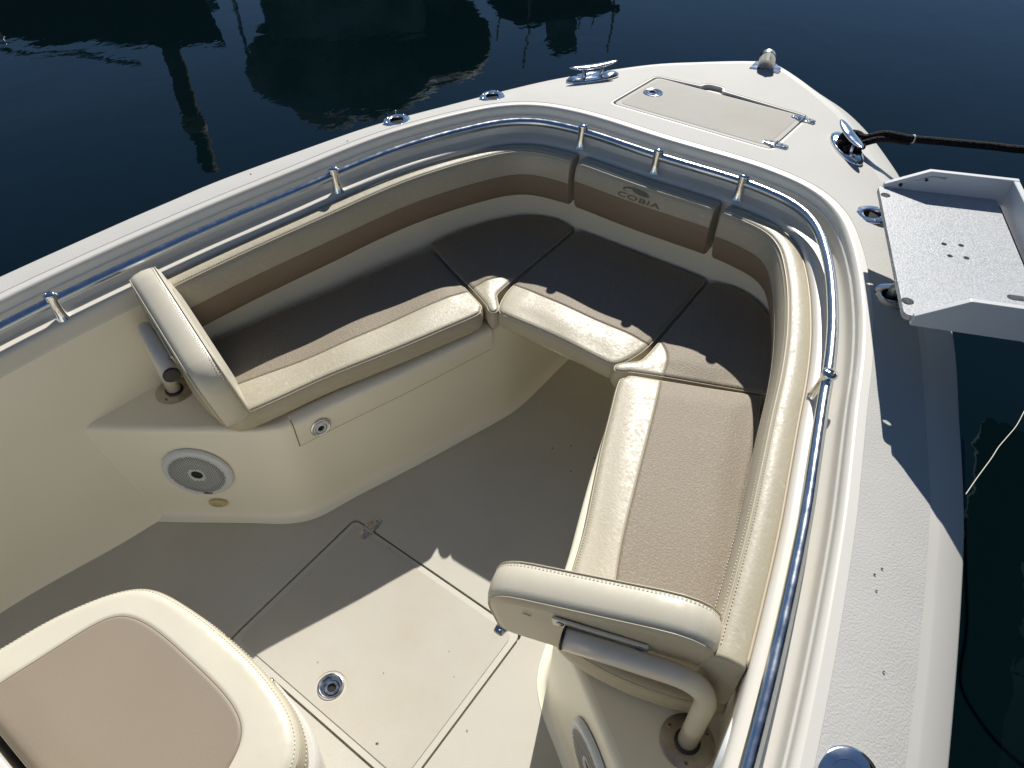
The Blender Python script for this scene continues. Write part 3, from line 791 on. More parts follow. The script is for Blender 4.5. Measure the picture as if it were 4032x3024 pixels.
# ------------------------------------------------------------------ bolsters (backrests under the coaming)
bprof = [(.0735, -.093), (.0745, -.0875), (.079, -.0835), (.090, -.0790), (.103, -.0775), (.114, -.0790), (.1205, -.0825), (.1245, -.0880), (.1285, -.0985), (.1325, -.115), (.1345, -.132), (.1340, -.148),
         (.1325, -.165), (.129, -.190), (.1245, -.212), (.118, -.2225), (.108, -.226), (.090, -.225), (.0765, -.222), (.0735, -.21)]
SPL = 11   # profile index where the taupe lower band begins
def bolster(label, i0, i1, SPL=11, zs=-.148):
    p0 = Bc[(i0 + i1) // 2]; root = empty('backrest_bolster', (p0.x, p0.y, .55)); off = root.location.copy()
    C = Bc[i0:i1]; N = Bn[i0:i1]
    # refine the two ends so that they round off
    C = resample(C, .012); N = normals(C); n = len(C)
    ends = [(-.0022, .86), (-.0002, .93)]
    ct = sum(p[0] for p in bprof) / len(bprof); cz = sum(p[1] for p in bprof) / len(bprof)
    rings = []
    def rg(c, nn, tt, sc):
        z0 = zd(c.y); return [Vector((*(c + nn * (ct + (t - ct) * sc) + tt), z0 + cz + (dz - cz) * sc)) - off for t, dz in bprof]
    T0 = (C[0] - C[1]).normalized(); T1 = (C[-1] - C[-2]).normalized()
    seq = [(0, .0065, .90), (0, .0058, .955), (0, .0040, .985), (0, .0012, .998)] + [(i, 0, 1) for i in range(n)] + [(n - 1, .0012, .998), (n - 1, .0040, .985), (n - 1, .0058, .955), (n - 1, .0065, .90)]
    for k, (i, e, sc) in enumerate(seq):
        T = T0 if k < 4 else T1; w = 1 + .004 * math.sin(i * .9) * 0
        rings.append(rg(C[i], N[i], T * e, sc * w))
    v, f = loft(rings, True); m = len(bprof)
    mi = [1 if SPL <= (q % m) < 17 else 0 for q in range(len(f))]
    f = f + [tuple(range(m)), tuple((len(rings) - 1) * m + k for k in range(m))]; mi += [0, 0]
    obj('padding', (v, f), ['vinyl', 'taupe_plain'], root, mi=mi)
    def line(t, dz, a=1, b=1): return [Vector((*(C[i] + N[i] * t), zd(C[i].y) + dz)) - off for i in range(a, n - b)]
    obj('welt', tube(line(.1215, -.0832, 0, 0), .0017, 6), 'vinyl_side', root)
    for a_ in (line(.1165, -.0792), line(.1262, -.0905), line(.1349, zs + .0025)): obj('stitching', dashes(a_), 'thread', root)
    obj('piping', tube(line(.0742, -.0880, 0, 0), .0026, 8), 'piping', root)
    obj('seam', tube(line(.1342, zs, 0, 0), .0009, 5), 'seam', root)
    tag(root, label, 'backrest', 'backrest bolsters under the coaming')
    return root
def idx(x, y, s): return min((k for k in range(NB) if Bc[k].x * s >= 0), key=lambda k: abs(Bc[k].x - x) + abs(Bc[k].y - y))
def idx_y(y, s): return min((k for k in range(NB) if Bc[k].x * s > .3), key=lambda k: abs(Bc[k].y - y))
ic0, ic1 = idx(-.222, 1.70, -1), idx(.222, 1.70, 1)
bolster('long curved bolster along the port side, in shade behind the port bench', idx_y(.56, -1), ic0 - 0)
cb = bolster('short straight bolster with dark printed logo behind the middle seat', ic0 + 1, ic1 - 0, 10, -.132)
bolster('long curved bolster along the starboard side, brightly lit cream top', ic1 + 1, idx_y(.56, 1) + 1)

# logo on the middle bolster: lettering and swoosh, following the padding
def logo():
    cu = bpy.data.curves.new('logo_lettering', 'FONT'); cu.body = 'COBIA'; cu.size = .0275; cu.align_x = 'CENTER'; cu.extrude = .0003; cu.space_character = 1.08; cu.offset = .0004
    tmp = bpy.data.objects.new('tmp', cu); COL.objects.link(tmp)
    dg = bpy.context.evaluated_depsgraph_get(); me = bpy.data.meshes.new_from_object(tmp.evaluated_get(dg))
    bpy.data.objects.remove(tmp)
    xs = [v.co.x for v in me.vertices]; w = max(xs) - min(xs); k = .128 / w
    def place(x, z, lift):       # face of the padding, y as function of z
        dz = z - .752
        pts = sorted([(b, a) for a, b in bprof[5:15]])
        t = .13
        for (d0, t0), (d1, t1) in zip(pts[:-1], pts[1:]):
            if d0 <= dz <= d1: t = t0 + (t1 - t0) * (dz - d0) / (d1 - d0)
        by = min(((abs(c_.x - x), c_.y) for c_ in Bc), key=lambda q_: q_[0])[1]
        return Vector((x, by - t - .0012 - lift, z))
    V = [place(v.co.x * k + (v.co.y - .01) * .12, .6275 + v.co.y * .66, v.co.z * .6) for v in me.vertices]
    # italic-free wide letters
    F = [list(p.vertices) for p in me.polygons]
    mb = MB(); off = cb.location
    mb.add(([p - off for p in V], F))
    o = obj('lettering', mb.out(), 'logo', cb, smooth=False)
    sw = MB()
    cx, cz = -.006, .6430
    def ell(cx, cz, a, b, rot, n=40): return [(cx + a * math.cos(t) * math.cos(rot) - b * math.sin(t) * math.sin(rot), cz + a * math.cos(t) * math.sin(rot) + b * math.sin(t) * math.cos(rot)) for t in [2 * PI * i / n for i in range(n)]]
    for poly in (ell(.004, .6520, .026, .0060, -.08),):
        vo, Fq = cdt(ccw(poly), sp=.004); sw.add(([place(p.x, p.y, .0002) - off for p in vo], Fq))
    # crescent that starts on the left and runs over the oval
    up = []; dn = []
    for i in range(31):
        t = PI * (1.22 - 1.05 * i / 30)
        up.append((-.010 + .040 * math.cos(t), .6505 + .0100 * math.sin(t) ))
        th = .0046 * math.sin(PI * min(1, (i + 1.5) / 33)) ** .7
        dn.append((-.010 + (.040 - th * 1.5) * math.cos(t), .6505 + (.0100 - th) * math.sin(t) - .0004))
    poly = ccw(up + dn[::-1]); vo, Fq = cdt(poly, sp=.004); sw.add(([place(p.x, p.y, .0004) - off for p in vo], Fq))
    obj('emblem', sw.out(), 'logo', cb, smooth=False)
logo()

# ------------------------------------------------------------------ armrest backrests on bent tubes
def armrest(s, label):
    root = empty('armrest', (s * .716, .51, .35)); off = root.location.copy()
    d = Vector((s * .952, .306, 0)).normalized()          # outboard along the bar
    # tube
    e = Vector((s * .716, .51, .590)); cap = Vector((s * .497, .441, .590)); f0 = Vector((s * .716, .51, .352))
    path = [cap, cap.lerp(e, .3)]
    a = e - d * .075; b = e - Vector((0, 0, .085))
    for i in range(13):
        t = i / 12; path.append(a * (1 - t) ** 2 + e * 2 * t * (1 - t) + b * t * t)
    path += [f0.lerp(b, .5), f0]
    obj('tube', tube([p - off for p in path], .0172, 22), 'tube', root)
    tdir = (cap - e).normalized()
    obj('end_cap', tube([cap - off + tdir * -.0005, cap - off + tdir * .0035, cap - off + tdir * .0045], [.0180, .0180, .015], 22), 'black', root)
    # pad: rounded slab leaning aft
    up = Vector((0, -.155, 1)).normalized(); nrm = up.cross(d) * s; 
    if nrm.y < 0: nrm = -nrm
    nrm.normalize()
    o0 = Vector((s * .535, .503, .436)) + (Vector((-.040, .013, .006)) if s < 0 else Vector((0, 0, 0)))                    # bottom centre of the back face
    Lh, Hh = .190, .190
    out2 = fillet([(-.182, .004), (.166, 0), ((.188 if s > 0 else .204), (.262 if s > 0 else .272)), (-.196, .180)], [.035, .04, .11, .075])
    out2 = ccw([tuple(p) for p in resample([Vector(q) for q in out2], .008, True)])
    T = .070
    lay = [(0, .020), (.0025, .008), (.008, .0015), (.018, -.0015), (T * .5, -.003), (T - .018, -.001), (T - .008, .003), (T - .003, .009), (T, .020)]
    rings = []
    for w, ins in lay:
        rings.append([o0 + d * x + up * y + nrm * (w + .0) - off for x, y in offset_poly(out2, ins)])
    v, f = loft(rings, True); m = len(out2)
    # closing faces with a little crown
    def close(ringpts, base_w, sgn):
        ins = [tuple(q) for q in offset_poly(out2, .020)]
        fr = [q for dd in (.012, .026) for q in offset_poly(ins, dd) if inside(q[0], q[1], ins)]
        vo, F = cdt(ccw(ins), (), (), fr, .022)
        return ([o0 + d * p.x + up * p.y + nrm * (base_w + sgn * .009 * smooth01(dist_seg(p.x, p.y, ins) / .06)) - off for p in vo], F)
    mb = MB(); mb.add((v, f)); obj_p = mb
    mb.add(close(None, 0, -.25)); mb.add(close(None, T, 1))
    # material: back (first rings) in side vinyl
    mi = [1 if (k < m * 2) else 0 for k in range(len(f))]
    nb = len(mb.f) - len(f)
    cl0 = len(close(None, 0, -.25)[1]); mi += [1] * cl0 + [0] * (nb - cl0)
    pad = obj('pad', mb.out(), ['vinyl_top', 'vinyl_side'], root, mi=mi)
    for w, ins in ((T - .006, .0025), (.0045, .0042)):
        ring_ = [o0 + d * x + up * y + nrm * w - off for x, y in offset_poly(out2, ins)]
        obj('welt', tube(ring_ + [ring_[0]], .0015, 6, False), 'vinyl_side', pad)
    obj('stitching', dashes([o0 + d * x + up * y + nrm * (T - .0115) - off for x, y in offset_poly(out2, -.0002)]), 'thread', pad)
    # mounting bracket between tube and pad
    zc = o0 + up * .100 - nrm * .002
    mb = MB(); mm = Matrix((d, up, -nrm)).transposed().to_4x4()
    if mm.determinant() < 0: mm = Matrix((-d, up, -nrm)).transposed().to_4x4()
    mm.translation = e.lerp(cap, .62) + Vector((0, .020, .012)) - off + up * .012
    pos = o0 + d * (.004) + up * .168 - nrm * .003 - off
    mm.translation = pos
    mb.add(xf(box(.150, .028, .004, .001), mm), 0)
    for q in (-.062, .062): mb.add(xf(lathe([(.0065, .004), (.0062, .0062), (.0035, .0075), (.0001, .0078)], 16, False), mm @ Matrix.Translation((q, .002, 0))), 1)
    obj('bracket', mb.out(), ['tube', 'screw'], root, mi=mb.m, sharp=40)
    # scuff
    sc = MB(); pq = (o0 + d * (-.115) + up * .150 - nrm * .0025 - off) if s > 0 else (o0 + d * (-.09) + up * .120 - nrm * .0030 - off)
    ms = Matrix((d, up, -nrm)).transposed().to_4x4(); ms.translation = pq
    sc.add(xf(xf(box(.014, .0022, .0006, .0002), Matrix.Rotation(-.15, 4, 'Z')), ms)); obj('scuff_mark', sc.out(), 'scuff', pad)
    tag(root, label, 'armrest', 'padded armrests closing the aft end of the benches')
    # flange stays with the boat
    fl = MB(); mf = Matrix.Translation((s * .716, .51, .3505))
    fl.add(xf(lathe([(.047, 0), (.0468, .0022), (.045, .0034), (.022, .0036)], 40, False), mf), 0)
    for aa in (.9, 3.0, 5.1): screw(fl, mf @ Vector((.037 * math.cos(aa), .037 * math.sin(aa), .0034)), (0, 0, 1), .004, 1)
    fo = obj('tube_flange', fl.out(), ['rust', 'rust', 'hole'], boat, mi=fl.m, sharp=40)
    obj('gasket', xf(lathe([(.0225, .0036), (.0222, .0075), (.0175, .0085)], 28, False), mf), 'black', fo)
armrest(-1, 'padded armrest on a bent cream tube at the port bench, against the shaded wall')
armrest(1, 'padded armrest on a bent cream tube at the starboard bench, bracket facing the viewer')

# ------------------------------------------------------------------ console seat (lower left)
cs = [(0, .150), (.045, .150), (.10, .1475), (.155, .140), (.196, .130), (.226, .116), (.246, .100), (.261, .078), (.270, .04), (.278, -.04), (.281, -.12), (.275, -.145), (.260, -.154), (.20, -.157), (0, -.158)]
csl = [(-.20, -.157), (-.266, -.154), (-.281, -.145), (-.287, -.12), (-.281, -.086), (-.262, -.008), (-.234, .058), (-.206, .100), (-.175, .125), (-.13, .139), (-.053, .148)]
cs_full = ccw([tuple(p) for p in catmull([Vector(q) for q in (cs + csl)], 4, True)])
ins_h = [(0, .0875), (.063, .087), (.110, .083), (.146, .073), (.168, .056), (.182, .028), (.194, -.02), (.205, -.07), (.216, -.12), (.225, -.17)]
sea = [tuple(p) for p in catmull([Vector(q) for q in [(-x, y) for x, y in ins_h[::-1] if x > 0] + ins_h], 5)]
cush, zt, _o = cushion('console_seat_cushion', 'large rounded beige cushion in the near left corner, taupe panel', cs_full, .415, .502, sea, lambda x, y: inside(x, y, sea), r=.020, puff=.004,
        stitches=[('edge', .006, lambda x, y: y > -.14), ], under=.006, top_mats=('vinyl_top', 'taupe_smooth'))
rg_ = [Vector((x, y, .462)) - cush.location for x, y in offset_poly(_o, -.0042) if y > -.12]
obj('stitching', dashes(rg_), 'thread', cush)
for x, y in ((.107, .1535), (.262, .092)):
    q = min(_o, key=lambda p: (p[0] - x) ** 2 + (p[1] - y) ** 2); nn = Vector((q[0] * 1.2, .25 if q[0] < .2 else .12, 0)).normalized()
    obj('snap_button', xf(lathe([(.008, 0), (.0075, .003), (.004, .0045), (.0001, .0048)], 16, False), mtx(Vector((q[0], q[1], .438)) + nn * .003 - cush.location, nn)), 'steel_worn', cush)
base_ol = offset_poly(cs_full, -.010)
bl = resample([Vector(q) for q in base_ol], .012, True); bl = [tuple(p) for p in bl]
rings = [[Vector((x, y, .413)) for x, y in offset_poly(bl, .012)], [Vector((x, y, .413)) for x, y in offset_poly(bl, .004)], [Vector((x, y, .408)) for x, y in bl], [Vector((x, y, .39)) for x, y in offset_poly(bl, -.002)],
         [Vector((x, y, .20)) for x, y in offset_poly(bl, .010)], [Vector((x * .86, y - .03, .0)) for x, y in offset_poly(bl, .02)]]
v, f = loft(rings, True); f.append(tuple(range(len(bl))))
con = obj('console', (v, f), 'gel_white', boat, sharp=50)
# white lid edge and the console front behind the cushion
obj('console_lip', xf(box(.60, .012, .50, .003), Matrix.Translation((0, -.178, .0))), 'gel_white', con)
bk = obj('console_backrest', xf(box(.56, .075, .20, .02), Matrix.Translation((0, -.228, .33))), 'taupe', con)

# upper console just behind the viewer's left, its white front faces the sun and lights the cockpit
cb_ = fillet([(-.37, -.285), (.37, -.285), (.40, -1.15), (-.40, -1.15)], .06)
obj('console_body', prism(ccw(cb_), .002, 1.18, .02), 'gel_white', con, sharp=50)
obj('windscreen', xf(box(.66, .02, .42, .008), Matrix.Translation((0, -.52, 1.185)) @ Matrix.Rotation(.35, 4, 'X')), 'black', con)

# ------------------------------------------------------------------ tray above the starboard gunwale
tr = tag(empty('cutting_tray', (.72, 1.35, .862)), 'pale grey speckled tray with raised edges above the starboard gunwale', 'tray')
toff = tr.location.copy()
O = Vector((.555, 1.530, 0)); U_ = Vector((.929, .369, 0)).normalized(); W_ = Vector((.369, -.929, 0)).normalized()
TL, TW = .238, .428
mt = Matrix((U_, W_, Vector((0, 0, -1)))).transposed().to_4x4()
def tp(u, w, z): return O + U_ * u + W_ * w + Vector((0, 0, z)) - toff
def tl(pts, z): return [tp(u, w, z) for u, w in pts]
def tray_plate(poly, zt_, zb, holes=(), sp=None):
    vo, F = cdt(ccw(poly), holes); V = [tp(p.x, p.y, zt_) for p in vo]; n = len(V)
    V += [tp(p.x, p.y, zb) for p in vo]; FF = [tuple(t) for t in F] + [tuple(i + n for i in t[::-1]) for t in F]
    for loop in [ccw(poly)] + list(holes):
        s0 = len(V)
        for q in loop: V.append(tp(q[0], q[1], zt_)); V.append(tp(q[0], q[1], zb))
        L = len(loop)
        for i in range(L): j = (i + 1) % L; FF.append((s0 + 2 * i, s0 + 2 * j, s0 + 2 * j + 1, s0 + 2 * i + 1))
    return V, FF
def ell2(u, w, a, b, n=20): return [(u + a * math.cos(2 * PI * i / n), w + b * math.sin(2 * PI * i / n)) for i in range(n)]
def slot(u0, u1, w, r): return [(u0 + r * math.cos(t), w + r * math.sin(t)) for t in [PI / 2 + PI * i / 8 for i in range(9)]] + [(u1 + r * math.cos(t), w + r * math.sin(t)) for t in [-PI / 2 + PI * i / 8 for i in range(9)]]
def uw(x, y): p = Vector((x, y, 0)) - O; return p.dot(U_), p.dot(W_)
scr = [uw(.717, 1.388), uw(.744, 1.402), uw(.735, 1.354), uw(.761, 1.365)]
holes = [ell2(*uw(.577, 1.503), .0095, .0095), ell2(*uw(.708, 1.172), .0102, .0102)] + [ccw(slot(.185, .225, .335, .008))]
bh = holes + [ell2(u, w, .0052, .0052, 16) for u, w in scr]
board_poly = fillet([(0, 0), (TL - .012, 0), (TL - .012, TW), (0, TW)], [.004, .004, .004, .012])
obj('board', tray_plate(board_poly, .875, .864, bh), 'board', tr, smooth=False)
for u, w in scr:
    mb = MB(); screw(mb, tp(u, w, .8665), (0, 0, 1), .0046, 0); obj('screw', mb.out(), ['screw', 'hole'], tr, mi=mb.m)
def fence(w0, w1, zb, hgt, name='fence', prof=None):
    """fence along u at w range; profile of heights along u"""
    pts = prof; V = []; F = []
    for u, h in pts:
        for w in (w0, w1):
            V.append(tp(u, w, zb)); V.append(tp(u, w, zb + h))
    for i in range(len(pts) - 1):
        a = i * 4; b = a + 4
        F += [(a, b, b + 1, a + 1), (a + 2, a + 3, b + 3, b + 2), (a + 1, b + 1, b + 3, a + 3), (a, a + 2, b + 2, b)]
    n = (len(pts) - 1) * 4; F += [(0, 1, 3, 2), (n, n + 2, n + 3, n + 1)]
    o = obj(name, (V, F), 'board_side', tr, smooth=False)
    bv = o.modifiers.new('b', 'BEVEL'); bv.width = .0012; bv.segments = 2; return o
fence(-.0005, -.0115, .862, .06, 'fence', [(.010, .0195), (.086, .058), (TL + .012, .058)])
fence(TW + .0005, TW + .0105, .862, .06, 'fence', [(.012, .0195), (.082, .064), (TL + .012, .064)])
V, F = [], []
for u in (TL + .0005, TL + .012):
    for w in (-.0002, TW + .0002):
        for z in (.862, .9195 + .007 * (w > .2)): V.append(tp(u, w, z))
F = [(0, 1, 3, 2), (4, 6, 7, 5), (0, 4, 5, 1), (2, 3, 7, 6), (1, 5, 7, 3), (0, 2, 6, 4)]
obj('fence', (V, F), 'board_side', tr, smooth=False).modifiers.new('b', 'BEVEL').width = .0012
# inner strip screwed to the far fence
st = MB()
sp_ = [tp(.022, .0005, .8765), tp(.092, .0005, .9115), tp(.118, .0005, .9115)]
obj('fence_strip', tube([p + Vector((0, 0, -.003)) for p in sp_], .0020, 8), 'board_side', tr)
for u, z in ((.040, .884), (.083, .902)):
    mb = MB(); screw(mb, tp(u, .0002, z), -W_ * -1, .0042, 0); obj('screw', mb.out(), ['black', 'hole'], tr, mi=mb.m)
# mounting arm into the rod holder
arm = tube([Vector((.739, 1.377, .862)) - toff, Vector((.736, 1.376, .845)) - toff, Vector((.705, 1.37, .80)) - toff, Vector((.676, 1.366, .765)) - toff, Vector((.673, 1.366, .72)) - toff], .0125, 16)
obj('mounting_arm', arm, 'alu', tr)
obj('mounting_plate', xf(box(.07, .07, .006, .001), Matrix.Translation(Vector((.739, 1.377, .8535)) - toff)), 'alu', tr)

# ------------------------------------------------------------------ ropes and the modelled water glint
def rope(name, pts, r, m, label, cat, wrap=0):
    P = catmull([Vector(p) for p in pts], 10); off = Vector(pts[0])
    root = empty(name, off)
    obj('line', tube([p - off for p in P], r, 14), m, root)
    return tag(root, label, cat), P
cz = zdeck(.397, 1.957)
rp, P = rope('dock_line', [(.385, 1.945, cz + .012), (.374, 1.975, cz + .018), (.380, 2.005, cz + .022), (.402, 2.014, cz + .024), (.428, 2.000, cz + .026), (.470, 1.998, .778), (.530, 2.025, .772), (.600, 2.065, .768), (.70, 2.115, .765), (.82, 2.17, .763), (1.2, 2.38, .76), (1.8, 2.70, .80), (2.35, 2.95, .98)],
                  .0098, 'rope', 'black braided mooring rope looped on the starboard cleat and running out over the water', 'rope')
off = rp.location
for a, b in (((.385, 1.985, cz + .020), (.432, 1.935, cz + .018)), ((.378, 1.945, cz + .019), (.418, 1.985, cz + .020)), ((.398, 1.925, cz + .017), (.436, 1.965, cz + .018))):
    mid_ = (Vector(a) + Vector(b)) / 2 + Vector((.003, .003, .004))
    obj('turn', tube([p - off for p in catmull([Vector(a), mid_, Vector(b)], 8)], .0078, 12), 'rope', rp)
pw = Vector((.535, 2.028, .7718)); dw = Vector((.06, .035, -.003)).normalized()
obj('whipping', tube([pw - dw * .0018 - off, pw + dw * .0018 - off], .0108, 16), 'thread', rp)
obj('splice', tube([p - off for p in catmull([Vector(q) for q in [(.425, 1.975, cz + .018), (.47, 1.985, .770), (.530, 2.019, .765)]], 8)], .0085, 12), 'rope', rp)
rt, _ = rope('thin_rope', [(.93, 2.65, -.05), (.986, 2.219, .20), (1.012, 2.04, .30), (1.35, 1.98, .33), (2.4, 2.2, .42), (4, 2.6, .6)], .0042, 'rope_tan', 'thin tan rope just below the right edge of the tray', 'rope')
wl, _ = rope('glint_line', [(1.215, 2.595, -.3485), (1.205, 2.50, -.3485), (1.186, 2.412, -.3485), (1.172, 2.35, -.3485), (1.161, 2.275, -.3485), (1.140, 2.16, -.3485), (1.123, 2.057, -.3485)], .0016, 'thread', 'thin white line put in for a glint on the dark water by the starboard side', 'thread')  # thin pale tube modelled in place of a glint on the water

# ------------------------------------------------------------------ specks of dirt on floor and deck (real small crumbs)
mb = MB()
for i in range(26):
    x = random.uniform(-.6, .5); y = random.uniform(.2, 1.35)
    if abs(x) > .62 - .34 * y: continue
    m_ = Matrix.Translation((x, y, .0016)) @ Matrix.Rotation(random.random() * 6, 4, 'Z')
    mb.add(xf(box(random.uniform(.0015, .004), random.uniform(.0008, .0016), .0007), m_))
for x, y in ((.06, 1.20), (.02, 1.16), (.11, 1.12), (.14, 1.2), (.17, .25)):
    mb.add(xf(box(.006, .0025, .0015, .0004), Matrix.Translation((x, y, .001)) @ Matrix.Rotation(x * 40, 4, 'Z')))
cr = obj('crumbs', mb.out(), 'dirt'); tag(cr, 'scattered dark crumbs and grit on the cream cockpit floor', 'dirt', kind='stuff')
mb = MB()
for x, y in ((.842, .745), (.836, .728), (.846, .705), (.89, .60), (.87, .35), (-.80, .95), (-.70, 1.2)):
    mb.add(xf(lathe([(random.uniform(.0012, .0026), 0), (.001, .0008), (.0001, .001)], 8, False, 1.3, .7), Matrix.Translation((x, y, zdeck(x, y) + .0015))))
cr = obj('deck_specks', mb.out(), 'dirt'); tag(cr, 'few small grey specks of dirt on the starboard gunwale', 'dirt', kind='stuff')

# ------------------------------------------------------------------ water and what it mirrors
WZ = -.35
wv = [(-60, -60, WZ), (60, -60, WZ), (60, 90, WZ), (-60, 90, WZ)]
w = obj('water', (wv, [(0, 1, 2, 3)]), 'water', smooth=False); tag(w, kind='structure')
cam0 = Vector((.726, 0, 0))
def pol(az, d, z): a = math.radians(az); return Vector((cam0.x + d * math.sin(a), d * math.cos(a), z))
p = pol(-61.0, 12, 0)
pl = tag(empty('mooring_pile', (p.x, p.y, WZ)), 'tall timber mooring pile mirrored in the water at upper left', 'pile')
obj('trunk', tube([(0, 0, -1.0), (.02, 0, 1), (.0, .02, 2.5), (.01, 0, 3.9)], [.15, .145, .135, .125], 16), 'pile', pl)
obj('pile_band', tube([(0, 0, 3.0), (0, 0, 3.25)], .16, 16), 'boat_tan', pl)
obj('pile_top', lathe([(.13, 3.9), (.11, 3.95), (.02, 3.98)], 12), 'boat_white', pl)
# dark moored hull at far left
def hull_poly(L, Bm, H, n=14):
    """simple boat hull: local x forward, open shape lofted from stations"""
    v = []; f = []; st = 15
    for i in range(st):
        t = i / (st - 1); x = -L / 2 + L * t; wd = Bm / 2 * (1 - max(0, (t - .45) / .55) ** 2.2) + .01
        sh = H * (1 + .25 * t * t)
        for y, z in ((-wd, sh), (-wd * .97, sh * .5), (-wd * .7, 0), (0, -.25), (wd * .7, 0), (wd * .97, sh * .5), (wd, sh)): v.append(Vector((x + (.25 * (z / H) if t > .8 else 0), y, z)))
    for i in range(st - 1):
        for k in range(6): f.append((i * 7 + k, i * 7 + k + 1, (i + 1) * 7 + k + 1, (i + 1) * 7 + k))
        f.append((i * 7, (i + 1) * 7, (i + 1) * 7 + 6, i * 7 + 6))
    f.append(tuple(range(7)))
    return v, f
def moored(name, label, az, dist, L, Bm, H, head, hullm, zlift=0):
    p = pol(az, dist, 0); r = tag(empty(name, (p.x, p.y, WZ)), label, 'boat'); r.rotation_euler = (0, 0, math.radians(head))
    obj('hull', hull_poly(L, Bm, H), hullm, r, sharp=40)
    return r
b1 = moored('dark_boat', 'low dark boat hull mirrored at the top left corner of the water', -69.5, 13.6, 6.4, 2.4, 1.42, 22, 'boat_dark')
obj('gunwale_rail', tube([(-3.1, -1.15, 1.5), (-1, -1.2, 1.55), (1.2, -1.15, 1.66), (2.6, -.7, 1.85)], .03, 8), 'alu', b1)
for x in (-2.6, -1.4, -.2, 1.0): obj('stanchion', tube([(x, -1.18, 1.35), (x, -1.18, 1.56)], .02, 8), 'alu', b1)
obj('fender', lathe([(.02, .5), (.11, .6), (.12, .95), (.03, 1.1)], 12), 'boat_white', b1).location = (-1.8, -1.35, .2)
p = pol(-58.5, 12.5, 0)
dbx = tag(empty('dock_box', (p.x, p.y, .2)), 'small pale dock box mirrored between the pile and the cruiser', 'dock box')
obj('box', box(.42, .42, 1.02, .03), 'boat_white', dbx)
l_ = obj('lid', box(.5, .5, .10, .03), 'boat_canvas', dbx); l_.location = (0, 0, 1.025)
# cabin cruiser with canvas
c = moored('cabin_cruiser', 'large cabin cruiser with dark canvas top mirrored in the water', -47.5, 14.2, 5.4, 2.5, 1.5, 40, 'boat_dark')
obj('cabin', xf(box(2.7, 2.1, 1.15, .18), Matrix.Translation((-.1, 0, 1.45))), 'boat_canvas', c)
obj('windscreen', xf(box(.9, 1.9, .7, .2), Matrix.Translation((1.5, 0, 1.5)) @ Matrix.Rotation(-.35, 4, 'Y')), 'black', c)
def blob(name, sx, sy, sz, loc, m, par, seed):
    random.seed(seed); bm = bmesh.new(); bmesh.ops.create_icosphere(bm, subdivisions=3, radius=1)
    for q in bm.verts:
        k = 1 + .12 * math.sin(q.co.x * 4 + seed) * math.cos(q.co.y * 3 + seed * 2)
        q.co = Vector((q.co.x * sx * k, q.co.y * sy * k, q.co.z * sz * k))
    vf = ([q.co + Vector(loc) for q in bm.verts], [[q.index for q in p_.verts] for p_ in bm.faces]); bm.free()
    return obj(name, vf, m, par)
blob('canvas_top', 2.0, 1.25, .95, (-.35, 0, 3.35), 'boat_canvas', c, 3)
blob('sail_cover', .95, .6, .55, (-.9, .3, 4.15), 'boat_tan', c, 5)
blob('flybridge', 1.0, .9, .8, (1.35, -.1, 3.0), 'boat_dark', c, 8)
obj('mast', tube([(.4, 0, 2.9), (.4, 0, 4.6)], .045, 8), 'alu', c)
for x, y in ((-1.9, -.9), (-1.9, .9), (.9, -.9), (.9, .9)): obj('support_pole', tube([(x, y, 1.4), (x, y, 2.9)], .03, 8), 'alu', c)
# open fishing boat with rod rack
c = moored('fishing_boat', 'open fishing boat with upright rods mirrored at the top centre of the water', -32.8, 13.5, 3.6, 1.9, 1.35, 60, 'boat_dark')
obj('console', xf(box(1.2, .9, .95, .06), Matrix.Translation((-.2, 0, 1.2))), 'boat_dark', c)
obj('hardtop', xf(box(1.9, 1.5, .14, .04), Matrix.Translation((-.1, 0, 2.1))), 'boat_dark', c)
for x, y in ((-.8, -.6), (-.8, .6), (.7, -.6), (.7, .6)): obj('support_pole', tube([(x, y, 1.2), (x, y, 2.12)], .035, 8), 'alu', c)
for i, (x, y, h) in enumerate(((-.9, -.7, 2.9), (-.8, .75, 2.95), (.75, -.65, 2.9), (.85, .1, 2.75), (.9, .7, 3.0), (-.3, .75, 2.5), (0, .78, 2.5))): obj('rod', tube([(x, y, 1.3), (x + .04, y, 2.2), (x - .02, y + .03, h)], .018, 6), 'boat_tan', c)
obj('seat_tower', xf(box(.42, .42, .75, .05), Matrix.Translation((.1, -.05, 2.24))), 'boat_canvas', c)

nb = tag(empty('unseen_dark_boat', (3.5, 5.2, WZ)), 'dark hulled boat added out of view to starboard to blacken the reflection at right', 'boat')  # boat added out of view to darken the reflected water and block sky
nb.rotation_euler = (0, 0, math.radians(94))
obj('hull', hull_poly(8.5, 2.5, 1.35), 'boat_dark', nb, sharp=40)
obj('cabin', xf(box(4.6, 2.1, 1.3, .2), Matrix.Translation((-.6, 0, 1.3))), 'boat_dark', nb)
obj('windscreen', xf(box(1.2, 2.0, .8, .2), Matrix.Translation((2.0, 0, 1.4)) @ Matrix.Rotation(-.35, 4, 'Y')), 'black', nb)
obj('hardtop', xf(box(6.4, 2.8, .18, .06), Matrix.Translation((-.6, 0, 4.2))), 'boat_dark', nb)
obj('shade_block', xf(box(4.4, 2.2, 1.6, .2), Matrix.Translation((-.9, 0, 2.6))), 'boat_dark', nb)  # solid block added under the hardtop to shade the reflection
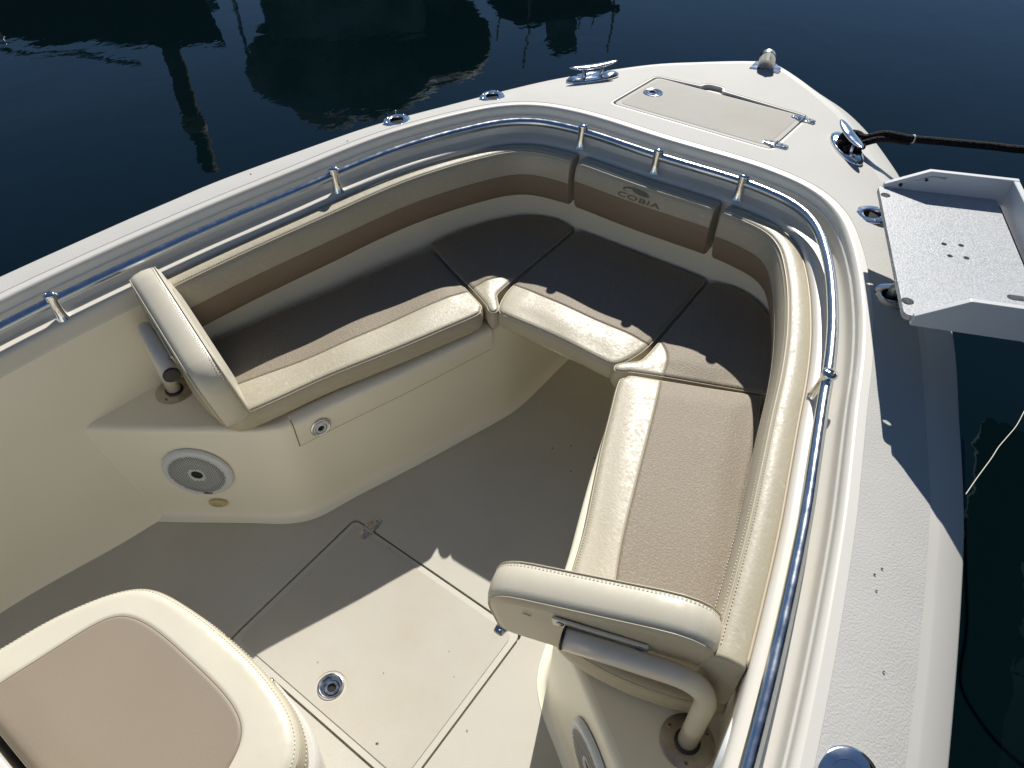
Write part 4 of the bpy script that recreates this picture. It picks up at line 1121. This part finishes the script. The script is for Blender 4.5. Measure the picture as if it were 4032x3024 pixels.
for x, y in ((-3.2, -1), (-3.2, 1), (2.0, -1), (2.0, 1)): obj('support_pole', tube([(x, y, 1.3), (x, y, 4.22)], .035, 8), 'boat_dark', nb)

# ------------------------------------------------------------------ camera
cd = bpy.data.cameras.new('camera'); cam = bpy.data.objects.new('camera', cd); COL.objects.link(cam)
pitch, roll, yaw = 7.93226716e-01, -8.33351919e-03, -6.34493834e-01
cy, sy, cp, sp = math.cos(yaw), math.sin(yaw), math.cos(pitch), math.sin(pitch)
fw = Vector((sy * cp, cy * cp, -sp)); rr = Vector((cy, -sy, 0)); uu = rr.cross(fw)
r2 = rr * math.cos(roll) + uu * math.sin(roll); u2 = uu * math.cos(roll) - rr * math.sin(roll)
mw = Matrix((r2, u2, -fw)).transposed().to_4x4(); mw.translation = Vector((.726, 0, 1.65)); cam.matrix_world = mw
cd.sensor_width = 36; cd.lens = 36 * 1538.0828 / 2212; cd.clip_start = .02; cd.clip_end = 500
SC.camera = cam

# ------------------------------------------------------------------ light
sd = Vector((-.43, 1.11, 1.0)).normalized()
elev = math.asin(sd.z)
sl = bpy.data.lights.new('sun', 'SUN'); sl.energy = 5.0; sl.angle = math.radians(.53); sl.color = (1, .965, .90)
so = bpy.data.objects.new('sun', sl); COL.objects.link(so); so.rotation_euler = (-sd).to_track_quat('-Z', 'Y').to_euler()
wd = bpy.data.worlds.new('World'); SC.world = wd; wd.use_nodes = True
nt = wd.node_tree; bg = nt.nodes['Background']
sk = nt.nodes.new('ShaderNodeTexSky'); sk.sky_type = 'NISHITA'; sk.sun_disc = False
sk.sun_elevation = elev; sk.sun_rotation = math.atan2(sd.x, sd.y); sk.air_density = .9; sk.dust_density = 0; sk.ozone_density = 5.0
nt.links.new(sk.outputs[0], bg.inputs['Color']); bg.inputs['Strength'].default_value = .056
SC.view_settings.view_transform = 'Standard'; SC.view_settings.look = 'None'; SC.view_settings.gamma = 1; SC.view_settings.exposure = .28
SC.cycles.max_bounces = 10; SC.cycles.diffuse_bounces = 8; SC.cycles.glossy_bounces = 5
